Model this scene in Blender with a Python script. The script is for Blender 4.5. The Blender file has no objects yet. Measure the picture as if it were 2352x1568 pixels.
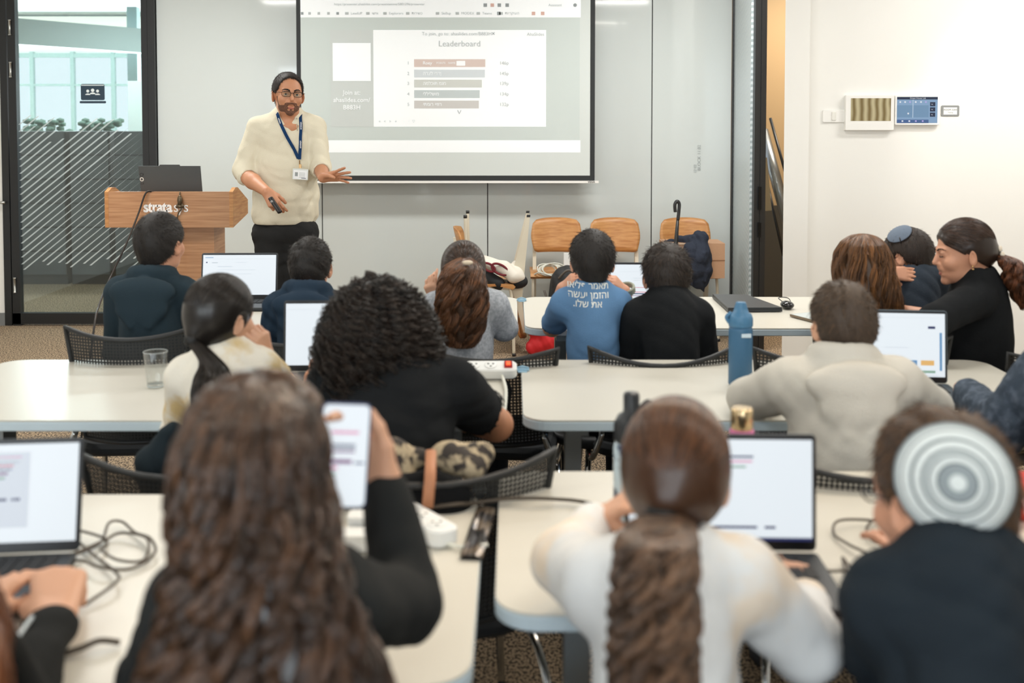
import bpy, math, random
import numpy as np
from mathutils import Vector, Matrix
from mathutils.bvhtree import BVHTree
random.seed(7); rng = np.random.default_rng(11)
C = bpy.context.scene.collection
SC = bpy.context.scene
# ---------------- camera, world, exposure ----------------
F = 2450.0; CH = 1.57; PITCH = math.radians(2.5); SHIFT = -392.0
cd = bpy.data.cameras.new('camera'); cam = bpy.data.objects.new('camera', cd); C.objects.link(cam)
cam.location = (0, 0, CH); cam.rotation_euler = (math.pi/2 - PITCH, 0, 0)
cd.sensor_width = 36; cd.lens = F/2352*36; cd.shift_y = SHIFT/2352
cd.clip_start = 0.05; cd.clip_end = 100
cd.dof.use_dof = True; cd.dof.focus_distance = 5.9; cd.dof.aperture_fstop = 2.5
SC.camera = cam; SC.cycles.transparent_max_bounces = 24
def P(px, py, Y):
    """the point of the room seen at pixel (px, py) at distance Y in front of the camera"""
    u = (px - 1176)/F; v = ((784 - py) + SHIFT)/F
    r = np.array([u, math.cos(PITCH) + v*math.sin(PITCH), -math.sin(PITCH) + v*math.cos(PITCH)])
    return np.array([0, 0, CH]) + r*(Y/r[1])
SC.view_settings.view_transform = 'Standard'; SC.view_settings.look = 'None'
SC.view_settings.gamma = 1.0; SC.view_settings.exposure = -0.40; SC.view_settings.use_curve_mapping = False
w = bpy.data.worlds.new('world'); SC.world = w; w.use_nodes = True
w.node_tree.nodes['Background'].inputs[0].default_value = (0.86, 0.93, 1.0, 1)
w.node_tree.nodes['Background'].inputs[1].default_value = 1.6
def area(name, loc, rot, sx, sy, power, col, spread=180):
    l = bpy.data.lights.new(name, 'AREA'); l.shape = 'RECTANGLE'; l.size = sx; l.size_y = sy
    l.energy = power; l.color = col; l.spread = math.radians(spread)
    o = bpy.data.objects.new(name, l); o.location = loc; o.rotation_euler = rot; C.objects.link(o); return o
CEIL = 3.05
PI = math.pi
LAMPS = []
for (x, y, pw, col) in [(-2.3, 6.6, 60, (1, .99, .95)), (1.0, 6.6, 62, (1, .99, .96)), (-2.3, 4.2, 40, (1, .98, .94)), (1.0, 4.2, 42, (1, .98, .93)),
                        (3.2, 5.2, 44, (1, .985, .965)), (-2.3, 1.7, 25, (1, .95, .88)), (1.0, 1.7, 24, (1, .94, .85)), (3.2, 2.4, 28, (1, .96, .9)), (0, -1.2, 36, (1, .98, .95))]:
    LAMPS.append((x, y)); area('ceiling_panel_light', (x, y, CEIL-.075), (0, 0, 0), 1.15, .28, pw, col)
area('window_daylight', (-3.6, -2.9, 1.75), (-PI/2, 0, PI), 1.3, 1.7, 90, (.84, .93, 1.0))
area('window_daylight', (-1.4, -2.9, 1.75), (-PI/2, 0, PI), 1.3, 1.7, 90, (.84, .93, 1.0))
area('window_daylight', (.55, -2.9, 1.75), (-PI/2, 0, PI), 1.3, 1.7, 90, (.84, .93, 1.0))
area('office_window_daylight', (-5.4, 14.2, 1.75), (PI/2, 0, PI), 4.0, 1.7, 950, (.93, .98, 1.0))
area('office_ceiling_light', (-4.3, 11.0, 2.93), (0, 0, 0), 1.6, .2, 60, (.95, 1, 1))
def spot(loc, tgt, power, col, ang=50, r=.04):
    l = bpy.data.lights.new('track_spot_light', 'SPOT'); l.energy = power; l.color = col; l.spot_size = math.radians(ang); l.spot_blend = .7; l.shadow_soft_size = r
    o = bpy.data.objects.new('track_spot_light', l); o.location = loc
    o.rotation_euler = (Vector(tgt) - Vector(loc)).to_track_quat('-Z', 'Y').to_euler(); C.objects.link(o)
SPOTS = [((1.3, 3.5, 2.8), (.55, 1.7, .75), 85, (1, .78, .56)), ((.2, 3.3, 2.8), (-.7, 1.5, .75), 80, (1, .78, .56)), ((-2.9, 4.6, 2.8), (-2.75, 6.2, 1.0), 75, (1, .66, .38)),
         ((2.6, 4.9, 2.8), (3.0, 6.3, 1.4), 50, (1, .93, .86))]
for s in SPOTS: spot(*s)

# ---------------- materials ----------------
MATS = {}
def lin(c):
    return tuple(((x/255)/12.92 if x/255 <= .04045 else ((x/255+.055)/1.055)**2.4) for x in c)
def mat(name, rgb, rough=.5, metal=0, spec=.5, bump=0, bscale=60, tone=0, emit=0, alpha=1, trans=0, coat=0, sheen=0, noise=None):
    """rgb in 0..255 display values"""
    if name in MATS: return MATS[name]
    m = bpy.data.materials.new(name); m.use_nodes = True; nt = m.node_tree; b = nt.nodes['Principled BSDF']
    c = (*lin(rgb), 1)
    b.inputs['Base Color'].default_value = c; b.inputs['Roughness'].default_value = rough; b.inputs['Metallic'].default_value = metal
    b.inputs['Specular IOR Level'].default_value = spec
    if coat: b.inputs['Coat Weight'].default_value = coat
    if sheen: b.inputs['Sheen Weight'].default_value = sheen
    if trans: b.inputs['Transmission Weight'].default_value = trans
    if alpha < 1: b.inputs['Alpha'].default_value = alpha
    if emit: b.inputs['Emission Color'].default_value = c; b.inputs['Emission Strength'].default_value = emit*1.28; b.inputs['Base Color'].default_value = (*[v*.06 for v in c[:3]], 1) if emit > .3 else c
    tc = nt.nodes.new('ShaderNodeTexCoord')
    if bump:
        n = nt.nodes.new('ShaderNodeTexNoise'); n.inputs['Scale'].default_value = bscale; n.inputs['Detail'].default_value = 3
        bp = nt.nodes.new('ShaderNodeBump'); bp.inputs['Strength'].default_value = bump; bp.inputs['Distance'].default_value = .01
        nt.links.new(tc.outputs['Object'], n.inputs['Vector']); nt.links.new(n.outputs['Fac'], bp.inputs['Height']); nt.links.new(bp.outputs[0], b.inputs['Normal'])
    if noise:  # (scale, rgb2, lo, hi, stretch)
        n = nt.nodes.new('ShaderNodeTexNoise'); n.inputs['Scale'].default_value = noise[0]; n.inputs['Detail'].default_value = 4
        mp = nt.nodes.new('ShaderNodeMapping'); mp.inputs['Scale'].default_value = noise[4] if len(noise) > 4 else (1, 1, 1)
        r = nt.nodes.new('ShaderNodeMapRange'); r.inputs[1].default_value = noise[2]; r.inputs[2].default_value = noise[3]
        mx = nt.nodes.new('ShaderNodeMix'); mx.data_type = 'RGBA'
        mx.inputs['A'].default_value = c; mx.inputs['B'].default_value = (*lin(noise[1]), 1)
        nt.links.new(tc.outputs['Object'], mp.inputs[0]); nt.links.new(mp.outputs[0], n.inputs['Vector']); nt.links.new(n.outputs['Fac'], r.inputs[0])
        nt.links.new(r.outputs[0], mx.inputs['Factor']); nt.links.new(mx.outputs['Result'], b.inputs['Base Color'])
    if tone:   # hair: each strand has its own tone
        at = nt.nodes.new('ShaderNodeAttribute'); at.attribute_name = 'tone'
        mx = nt.nodes.new('ShaderNodeMix'); mx.data_type = 'RGBA'
        mx.inputs['A'].default_value = c; mx.inputs['B'].default_value = (*lin(tone), 1)
        nt.links.new(at.outputs['Fac'], mx.inputs['Factor']); nt.links.new(mx.outputs['Result'], b.inputs['Base Color'])
    MATS[name] = m; return m

# ---------------- mesh helpers ----------------
def link(name, me, m=None, parent=None, smooth=False):
    o = bpy.data.objects.new(name, me); C.objects.link(o)
    for q in (m if isinstance(m, (list, tuple)) else [m] if m else []): me.materials.append(q)
    if smooth: me.polygons.foreach_set('use_smooth', [True]*len(me.polygons))
    if parent is not None:
        o.parent = parent
        if parent.get('_local'): o['_local'] = 1
        else: o.matrix_parent_inverse = parent.matrix_world.inverted()
    return o
def tag(o, label, cat, group=None):
    o['label'] = label; o['category'] = cat
    if group: o['group'] = group
    return o
def thing(name, label, cat, loc=(0, 0, 0), rz=0, group=None, local=False):
    o = bpy.data.objects.new(name, None); C.objects.link(o); o.location = tuple(loc); o.rotation_euler = (0, 0, rz)
    o.matrix_world = Matrix.Translation(Vector(loc)) @ Matrix.Rotation(rz, 4, 'Z'); o.empty_display_size = .05
    if local: o['_local'] = 1
    return tag(o, label, cat, group)
class MB:
    """collects shapes of ONE part"""
    def __init__(s): s.v = []; s.f = []; s.m = []; s.s = []
    def raw(s, V, Fc, mi=0, sm=False):
        n = len(s.v); s.v += [tuple(map(float, p)) for p in V]; s.f += [[i+n for i in f] for f in Fc]; s.m += [mi]*len(Fc); s.s += [sm]*len(Fc); return s
    def box(s, c, d, R=None, mi=0, taper=None):
        c = np.array(c, float); h = np.array(d, float)/2
        V = [np.array([x*h[0], y*h[1], z*h[2]]) for z in (-1, 1) for y in (-1, 1) for x in (-1, 1)]
        if taper: V = [np.array([v[0]*(taper[0] if v[2] > 0 else 1), v[1]*(taper[1] if v[2] > 0 else 1), v[2]]) for v in V]
        if R is not None: V = [R @ v for v in V]
        return s.raw([c+v for v in V], [(0, 2, 3, 1), (4, 5, 7, 6), (0, 1, 5, 4), (2, 6, 7, 3), (0, 4, 6, 2), (1, 3, 7, 5)], mi)
    def prism(s, poly, z0, z1, axes=((1, 0, 0), (0, 1, 0), (0, 0, 1)), o=(0, 0, 0), mi=0, sm=False, bev=0):
        """2-D outline extruded; bev chamfers both rims"""
        A = np.array(axes, float); o = np.array(o, float); n = len(poly); pl = np.array(poly, float)
        if bev:
            c = pl.mean(0); q = pl.copy()
            for i in range(n):
                e0 = pl[i]-pl[i-1]; e1 = pl[(i+1) % n]-pl[i]; t = e0/(np.linalg.norm(e0)+1e-9)+e1/(np.linalg.norm(e1)+1e-9); t /= np.linalg.norm(t)+1e-9
                nn = np.array([t[1], -t[0]]); q[i] = pl[i]-nn*bev
            rings = [(q, z0), (pl, z0+bev), (pl, z1-bev), (q, z1)]
        else: rings = [(pl, z0), (pl, z1)]
        V = [o + A[0]*p[0]+A[1]*p[1]+A[2]*z for r, z in rings for p in r]
        Fc = [list(range(n))[::-1], [i+(len(rings)-1)*n for i in range(n)]]
        for k in range(len(rings)-1):
            for i in range(n): Fc.append((k*n+i, k*n+(i+1) % n, (k+1)*n+(i+1) % n, (k+1)*n+i))
        return s.raw(V, Fc, mi, sm)
    def lathe(s, prof, o=(0, 0, 0), n=24, R=None, mi=0, cap=True):
        V = []; o = np.array(o, float)
        for r, z in prof:
            for i in range(n):
                a = 2*PI*i/n; p = np.array([r*math.cos(a), r*math.sin(a), z]); V.append(o+(R @ p if R is not None else p))
        Fc = [(k*n+i, k*n+(i+1) % n, (k+1)*n+(i+1) % n, (k+1)*n+i) for k in range(len(prof)-1) for i in range(n)]
        if cap: Fc += [list(range(n))[::-1], [i+(len(prof)-1)*n for i in range(n)]]
        return s.raw(V, Fc, mi, True)
    def tube(s, pts, r, n=10, mi=0, r1=None, close=False, flat=None):
        pts = [np.array(p, float) for p in pts]; m = len(pts); V = []
        prev = None
        for k, p in enumerate(pts):
            if close: t = pts[(k+1) % m]-pts[k-1]
            else: t = pts[min(k+1, m-1)]-pts[max(k-1, 0)]
            t = t/(np.linalg.norm(t)+1e-12)
            if prev is None:
                ref = np.array([0, 0, 1.]) if abs(t[2]) < .9 else np.array([1., 0, 0]); u = np.cross(t, ref)
            else: u = prev-t*np.dot(prev, t)
            u /= np.linalg.norm(u)+1e-12; prev = u; v = np.cross(t, u); rr = r if r1 is None else r+(r1-r)*k/(m-1)
            for i in range(n):
                a = 2*PI*i/n; V.append(p+u*math.cos(a)*rr+v*math.sin(a)*rr*(flat or 1))
        K = m if close else m-1
        Fc = [(k*n+i, k*n+(i+1) % n, ((k+1) % m)*n+(i+1) % n, ((k+1) % m)*n+i) for k in range(K) for i in range(n)]
        if not close: Fc += [list(range(n))[::-1], [i+(m-1)*n for i in range(n)]]
        return s.raw(V, Fc, mi, True)
    def ball(s, c, r, n=14, mi=0, R=None):
        r = np.array(r if hasattr(r, '__len__') else (r, r, r), float); c = np.array(c, float); V = []; m = n//2
        for j in range(m+1):
            for i in range(n):
                a = 2*PI*i/n; b = PI*j/m-PI/2; p = np.array([math.cos(b)*math.cos(a), math.cos(b)*math.sin(a), math.sin(b)])*r
                V.append(c+(R @ p if R is not None else p))
        return s.raw(V, [(j*n+i, j*n+(i+1) % n, (j+1)*n+(i+1) % n, (j+1)*n+i) for j in range(m) for i in range(n)], mi, True)
    def build(s, name, m, parent=None):
        me = bpy.data.meshes.new(name); me.from_pydata(s.v, [], s.f); me.validate()
        if len(me.polygons) == len(s.m):
            me.polygons.foreach_set('material_index', s.m); me.polygons.foreach_set('use_smooth', s.s)
        me.update(); return link(name, me, m, parent)
def spline(pts, n=8, closed=False):
    pts = [np.array(p, float) for p in pts]; out = []; m = len(pts)
    for k in range(m if closed else m-1):
        if closed: a, b, c, d = pts[k-1], pts[k], pts[(k+1) % m], pts[(k+2) % m]
        else: a, b, c, d = pts[max(k-1, 0)], pts[k], pts[k+1], pts[min(k+2, m-1)]
        for i in range(n):
            t = i/n; out.append(.5*((2*b)+(c-a)*t+(2*a-5*b+4*c-d)*t*t+(3*b-a-3*c+d)*t**3))
    if not closed: out.append(pts[-1])
    return out
def rrect(w, h, r, n=6, cx=0, cy=0):
    out = []
    for sx, sy, a0 in ((1, 1, 0), (-1, 1, PI/2), (-1, -1, PI), (1, -1, 1.5*PI)):
        for i in range(n+1):
            a = a0+PI/2*i/n; out.append((cx+sx*(w/2-r)+r*math.cos(a), cy+sy*(h/2-r)+r*math.sin(a)))
    return out
def rot(ax, a):
    c, s = math.cos(a), math.sin(a)
    return np.array({'x': [[1, 0, 0], [0, c, -s], [0, s, c]], 'y': [[c, 0, s], [0, 1, 0], [-s, 0, c]], 'z': [[c, -s, 0], [s, c, 0], [0, 0, 1]]}[ax], float)
def textmesh(txt, size, bold=0, align='LEFT', spacing=1):
    cu = bpy.data.curves.new('t', 'FONT'); cu.body = txt; cu.size = size; cu.align_x = align; cu.align_y = 'CENTER'; cu.offset = bold*size; cu.resolution_u = 3; cu.space_character = spacing
    o = bpy.data.objects.new('t', cu); C.objects.link(o); bpy.context.view_layer.update()
    me = bpy.data.meshes.new_from_object(o.evaluated_get(bpy.context.evaluated_depsgraph_get()))
    V = [tuple(v.co) for v in me.vertices]; Fc = [tuple(p.vertices) for p in me.polygons]
    bpy.data.objects.remove(o); bpy.data.curves.remove(cu); bpy.data.meshes.remove(me); return V, Fc
def puttext(mb, txt, x, y, size, frame, mi, bold=0, align='LEFT', off=.001, spacing=1):
    """frame = (origin, right, up, normal)"""
    V, Fc = textmesh(txt, size, bold, align, spacing); o, r, u, n = frame
    mb.raw([o+r*(x+v[0])+u*(y+v[1])+n*off for v in V], Fc, mi)
def card(mb, x0, y0, x1, y1, frame, mi, off=.0005):
    o, r, u, n = frame
    mb.raw([o+r*a+u*b+n*off for a, b in ((x0, y0), (x1, y0), (x1, y1), (x0, y1))], [(0, 1, 2, 3)], mi)
def copy_tree(o, parent=None):
    c = o.copy(); C.objects.link(c)
    if parent is not None: c.parent = parent
    for ch in list(o.children): copy_tree(ch, c)
    return c

# ---------------- implicit surfaces (bodies, clothes) ----------------
def cap(a, b, ra, rb=None, k=.02, sub=False): return ('c', np.array(a, float), np.array(b, float), ra, ra if rb is None else rb, k, sub)
def ell(c, r, R=None, k=.02, sub=False): return ('e', np.array(c, float), np.array(r if hasattr(r, '__len__') else (r, r, r), float), np.eye(3) if R is None else R, k, sub)
class Grid:
    def __init__(s, prims, res, pad=.012, ext=0):
        lo = np.full(3, 9e9); hi = -lo
        for p in prims:
            if p[-1]: continue
            if p[0] == 'c': r = max(p[3], p[4]); lo = np.minimum(lo, np.minimum(p[1], p[2])-r); hi = np.maximum(hi, np.maximum(p[1], p[2])+r)
            else:
                e = np.sqrt(((p[3]*p[2][None, :])**2).sum(1)); lo = np.minimum(lo, p[1]-e); hi = np.maximum(hi, p[1]+e)
        pad = pad+2*res+ext; s.lo = lo-pad; s.res = res; s.n = np.ceil((hi+pad-s.lo)/res).astype(int)+1
        s.ax = [(s.lo[i]+res*np.arange(s.n[i])).astype(np.float32) for i in range(3)]
        s.D = s.eval(prims)
    def eval(s, prims, inflate=0):
        D = np.full(s.n, .5, np.float32)
        for p in prims:
            k = p[-2]; m = k+4*s.res+inflate+.01
            if p[0] == 'c': r = max(p[3], p[4]); l = np.minimum(p[1], p[2])-r; h = np.maximum(p[1], p[2])+r
            else: e = np.sqrt(((p[3]*p[2][None, :])**2).sum(1)); l = p[1]-e; h = p[1]+e
            i0 = np.clip(((l-m-s.lo)/s.res).astype(int), 0, s.n); i1 = np.clip(((h+m-s.lo)/s.res).astype(int)+2, 0, s.n)
            if (i1 <= i0).any(): continue
            x = s.ax[0][i0[0]:i1[0], None, None]; y = s.ax[1][None, i0[1]:i1[1], None]; z = s.ax[2][None, None, i0[2]:i1[2]]
            if p[0] == 'c':
                a, b = p[1], p[2]; ab = b-a; L2 = max(float(ab @ ab), 1e-9)
                X = x-a[0]; Yy = y-a[1]; Z = z-a[2]
                t = np.clip((X*ab[0]+Yy*ab[1]+Z*ab[2])/L2, 0, 1)
                d = np.sqrt((X-t*ab[0])**2+(Yy-t*ab[1])**2+(Z-t*ab[2])**2)-(p[3]+(p[4]-p[3])*t)
            else:
                c, r, R = p[1], p[2], p[3]; X = x-c[0]; Yy = y-c[1]; Z = z-c[2]
                q = [(R[0, i]*X+R[1, i]*Yy+R[2, i]*Z)/r[i] for i in range(3)]
                k0 = np.sqrt(q[0]**2+q[1]**2+q[2]**2)+1e-9; k1 = np.sqrt((q[0]/r[0])**2+(q[1]/r[1])**2+(q[2]/r[2])**2)+1e-9
                d = k0*(k0-1)/k1
            S = (slice(i0[0], i1[0]), slice(i0[1], i1[1]), slice(i0[2], i1[2])); A = D[S]
            if p[-1]:
                h = np.clip(.5-.5*(A+d)/k, 0, 1); D[S] = A*(1-h)-d*h+k*h*(1-h)
            else:
                h = np.clip(.5+.5*(A-d)/k, 0, 1); D[S] = A*(1-h)+d*h-k*h*(1-h)
        return D-inflate
    def pts(s): return s.ax[0][:, None, None], s.ax[1][None, :, None], s.ax[2][None, None, :]
    def cut(s, pt, n):
        n = np.array(n, float); n /= np.linalg.norm(n); x, y, z = s.pts()
        s.D = np.maximum(s.D, (x-pt[0])*n[0]+(y-pt[1])*n[1]+(z-pt[2])*n[2]); return s
    def folds(s, amp=.003, f=28, seed=0):
        r = np.random.default_rng(seed); x, y, z = s.pts()
        for i in range(4):
            d = r.normal(size=3); d /= np.linalg.norm(d); g = f*(.6+.5*i); e = r.normal(size=3)*7
            v = np.sin((x*d[0]+y*d[1]+z*d[2])*g+2.2*np.sin(x*e[0]+y*e[1]+z*e[2]+i)+i); m = .5+.5*np.sin((x*e[1]+y*e[2]+z*e[0])*1.3+i*2)
            s.D = s.D+1.5*amp*(1-.18*i)*m*(v+.8*np.abs(v)**6)
        return s
    def mesh(s):
        D = s.D; S = D < 0; nx, ny, nz = D.shape
        c = np.zeros((nx-1, ny-1, nz-1), np.int8)
        cs = [(i, j, k) for i in (0, 1) for j in (0, 1) for k in (0, 1)]
        for i, j, k in cs: c += S[i:nx-1+i, j:ny-1+j, k:nz-1+k]
        act = np.argwhere((c > 0) & (c < 8)); idx = np.full(c.shape, -1, np.int32); idx[act[:, 0], act[:, 1], act[:, 2]] = np.arange(len(act))
        acc = np.zeros((len(act), 3)); cnt = np.zeros(len(act))
        v = {q: D[act[:, 0]+q[0], act[:, 1]+q[1], act[:, 2]+q[2]].astype(float) for q in cs}
        for a in cs:
            for ax in range(3):
                if a[ax]: continue
                b = list(a); b[ax] = 1; b = tuple(b); va, vb = v[a], v[b]; m = (va < 0) != (vb < 0)
                t = np.where(m, va/np.where(m, va-vb, 1), 0)
                p = np.array(a, float)[None].repeat(len(act), 0); p[:, ax] += t; acc += p*m[:, None]; cnt += m
        V = (act+acc/cnt[:, None])*s.res+s.lo
        Fs = []
        for ax in range(3):
            sl0 = [slice(1, -1)]*3; sl0[ax] = slice(0, -1); sl1 = [slice(1, -1)]*3; sl1[ax] = slice(1, None)
            A = S[tuple(sl0)]; B = S[tuple(sl1)]; e = np.argwhere(A != B); fl = A[e[:, 0], e[:, 1], e[:, 2]]
            base = e+1; base[:, ax] -= 1; u, w = [(1, 2), (2, 0), (0, 1)][ax]
            def g(du, dw): q = base.copy(); q[:, u] += du; q[:, w] += dw; return idx[q[:, 0], q[:, 1], q[:, 2]]
            Q = np.stack([g(-1, -1), g(0, -1), g(0, 0), g(-1, 0)], 1); Q[~fl] = Q[~fl][:, ::-1]; Fs.append(Q)
        return V, np.concatenate(Fs)
def npmesh(name, pieces, m, parent=None, tone=None):
    V = np.concatenate([p[0] for p in pieces]); Fl = []; o = 0
    for p in pieces: Fl.append(p[1]+o); o += len(p[0])
    Q = np.concatenate(Fl).astype(np.int32); me = bpy.data.meshes.new(name)
    me.vertices.add(len(V)); me.vertices.foreach_set('co', V.astype(np.float32).ravel())
    me.loops.add(Q.size); me.loops.foreach_set('vertex_index', Q.ravel())
    me.polygons.add(len(Q)); me.polygons.foreach_set('loop_start', np.arange(0, Q.size, Q.shape[1], dtype=np.int32))
    me.polygons.foreach_set('use_smooth', np.ones(len(Q), bool)); me.update(calc_edges=True)
    if tone is not None:
        a = me.attributes.new('tone', 'FLOAT', 'POINT'); a.data.foreach_set('value', np.concatenate(tone).astype(np.float32))
    o = link(name, me, m)
    if parent is not None:
        o.parent = parent; o.matrix_parent_inverse = parent.matrix_world.inverted()
    return o
def nrm(v): v = np.array(v, float); return v/(np.linalg.norm(v)+1e-12)

# ---------------- hair strands ----------------
def tubes(Pn, r0, r1, tone, sides=3):
    """Pn: (n, m, 3) polylines"""
    n, m, _ = Pn.shape; T = np.gradient(Pn, axis=1); T /= np.linalg.norm(T, axis=2, keepdims=True)+1e-9
    ref = rng.normal(size=(n, 1, 3)); U = np.cross(T, ref); U /= np.linalg.norm(U, axis=2, keepdims=True)+1e-9; W = np.cross(T, U)
    t = np.linspace(0, 1, m)[None, :, None]; r = r0+(r1-r0)*t**1.5; rings = []
    for i in range(sides):
        a = 2*PI*i/sides; rings.append(Pn+(U*math.cos(a)+W*math.sin(a))*r)
    V = np.stack(rings, 2).reshape(-1, 3)
    b = (np.arange(n)[:, None]*m+np.arange(m-1)[None])[..., None]*sides+np.arange(sides)
    b2 = (np.arange(n)[:, None]*m+np.arange(m-1)[None])[..., None]*sides+(np.arange(sides)+1) % sides
    Q = np.stack([b, b2, b2+sides, b+sides], -1).reshape(-1, 4)
    tn = np.repeat(tone, m*sides); return (V, Q), tn
def interp(A, t):
    A = np.array(A, float); x = np.clip(t, 0, 1)*(len(A)-1); i = np.minimum(x.astype(int), len(A)-2); f = (x-i)
    f = f*f*(3-2*f)*.35+f*.65
    return A[i]*(1-f[..., None])+A[i+1]*f[..., None] if A.ndim == 2 else A[i]*(1-f)+A[i+1]*f
def sheath(n, path, ax, ay, th=(0, 2*PI), rho=(.75, 1.02), t0=(0, 0), t1=(1, 1), amp=.0, freq=6, m=26, U=None, V=None, clump=40, pinch=0, wvar=.3, rad=0, rfreq=8, coh=.7, ws=0):
    """strands running down a tapering elliptic sheath round a centre path"""
    path = np.array(spline(path, 6)); ax = np.interp(np.linspace(0, 1, 40), np.linspace(0, 1, len(ax)), ax); ay = np.interp(np.linspace(0, 1, 40), np.linspace(0, 1, len(ay)), ay)
    U = np.array([1., 0, 0]) if U is None else nrm(U); V = np.array([0, 1., 0]) if V is None else nrm(V)
    cid = rng.integers(0, clump, n); cth = rng.uniform(*th, clump); cph = rng.uniform(0, 2*PI, clump); cf = rng.uniform(1-wvar, 1+wvar, clump)
    theta_r = rng.uniform(*th, n); theta_r = cth[cid]+rng.normal(0, 1.1*2*PI/clump, n)*(3 if ws else 1) if ws else theta_r; theta = theta_r if ws else theta_r; theta = theta*(1-pinch)+cth[cid]*pinch; R = rng.uniform(*rho, n)
    a = rng.uniform(*t0, n); b = rng.uniform(*t1, n); s = np.linspace(0, 1, m)[None]; t = a[:, None]+(b-a)[:, None]*s
    Cc = interp(path, t); A = interp(ax, t); B = interp(ay, t)
    ph = (cph[cid]+rng.normal(0, .13, n))[:, None]; w = amp*np.clip((t-ws)*(2.2 if not ws else 4), .12 if ws else 0, 1)
    w1 = w*np.sin(2*PI*freq*cf[cid][:, None]*t+ph); w2 = w*np.cos(2*PI*freq*cf[cid][:, None]*t+ph)
    th_ = theta[:, None]+((theta_r-theta)[:, None]*np.clip(1-t*2.2, 0, 1) if ws else 0); ct, st = np.cos(th_), np.sin(th_)
    rr = R[:, None]*(1+rad*np.clip(t*2.5-.35, 0, 1)*np.sin(2*PI*rfreq*t+coh*(cph[cid][:, None]-PI)+rng.normal(0, .25, (n, 1))))
    global CT; CT = np.clip(rng.uniform(0, 1, clump)[cid]*.75+rng.uniform(0, .35, n), 0, 1)**2; CT = CT*.6+.4*rng.uniform(0, 1, n)**2 if ws else CT
    return Cc+U*((A*rr*ct+w1)[..., None])+V*((B*rr*st+w2)[..., None])
def loft(path, ax, ay, U=None, V=None, n=28, m=40, scale=.9, ripple=.0, rf=14, rad=0, rfreq=8):
    path = np.array(spline(path, 6)); tt = np.linspace(0, 1, m); U = np.array([1., 0, 0]) if U is None else nrm(U); V = np.array([0, 1., 0]) if V is None else nrm(V)
    A = np.interp(tt, np.linspace(0, 1, len(ax)), ax)*scale; B = np.interp(tt, np.linspace(0, 1, len(ay)), ay)*scale; Cc = interp(path, tt); a = np.linspace(0, 2*PI, n, endpoint=False)
    rp = (1+ripple*np.sin(a[None]*rf/2+3*np.sin(tt[:, None]*rf)))*(1+rad*np.clip(tt*2.5-.35, 0, 1)*np.sin(2*PI*rfreq*tt))[:, None]
    Vv = Cc[:, None]+U*(A[:, None]*np.cos(a)[None]*rp)[..., None]+V*(B[:, None]*np.sin(a)[None]*rp)[..., None]
    Vv = np.concatenate([Vv.reshape(-1, 3), Cc[:1], Cc[-1:]]); Q = [(k*n+i, k*n+(i+1) % n, (k+1)*n+(i+1) % n, (k+1)*n+i) for k in range(m-1) for i in range(n)]
    Q += [(m*n, (i+1) % n, i, i) for i in range(0)]
    return Vv, np.array(Q)
# ======================= the room =======================
def struct(name, mb, m, parent=None):
    o = mb.build(name, m, parent)
    if parent is None: o['kind'] = 'structure'
    return o
WY = 8.3
M_carpet = mat('carpet', (186, 162, 132), .95, bump=.5, bscale=400, noise=(120, (82, 70, 58), .46, .56, (1, .6, 1)))
M_wall = mat('white_paint', (238, 236, 230), .6)
M_board = mat('glass_board', (211, 217, 215), .07, spec=.4, coat=.3)
M_black = mat('black_metal', (28, 29, 30), .38)
M_dark = mat('dark_gap', (20, 20, 20), .8)
M_tan = mat('tan_paint', (196, 168, 128), .7)
struct('floor', MB().box((0, 5.5, -.05), (16, 19, .1)), M_carpet)
struct('ceiling', MB().box((0, 2.6, CEIL+.1), (9.4, 11.6, .2)), mat('ceiling_paint', (215, 214, 210), .8))
struct('wall_left', MB().box((-4.35, 2.6, 1.5), (.1, 11.4, 3.1)), M_wall)
struct('wall_right', MB().box((4.6, 1.65, 1.5), (.1, 9.4, 3.1)), M_wall)
wb = MB()
wb.box((0, -3.05, .45), (9.2, .1, .9)); wb.box((0, -3.05, 2.85), (9.2, .1, .5))
for a, b in ((-4.5, -4.28), (-2.92, -2.08), (-.72, -.13), (1.23, 4.6)): wb.box(((a+b)/2, -3.05, 1.75), (b-a, .1, 1.72))
struct('wall_back', wb, M_wall)
for i, xx in enumerate((-3.6, -1.4, .55)):
    fr = MB()
    for s in (-1, 1): fr.box((xx+s*.68, -2.97, 1.75), (.05, .06, 1.74)); fr.box((xx, -2.97, 1.75+s*.85), (1.4, .06, .05))
    o = struct('window_%d' % (i+1), fr, M_black)
    bl = MB()
    for k in range(17): bl.box((xx, -2.8, 1.0+k*.1), (1.3, .045, .004), rot('x', .6))
    tag(bl.build('venetian_blind', mat('blind', (235, 238, 240), .5)), 'white slatted venetian blind hanging at window %s' % ('left', 'middle', 'right')[i], 'blind', 'blinds at the back windows')
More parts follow.
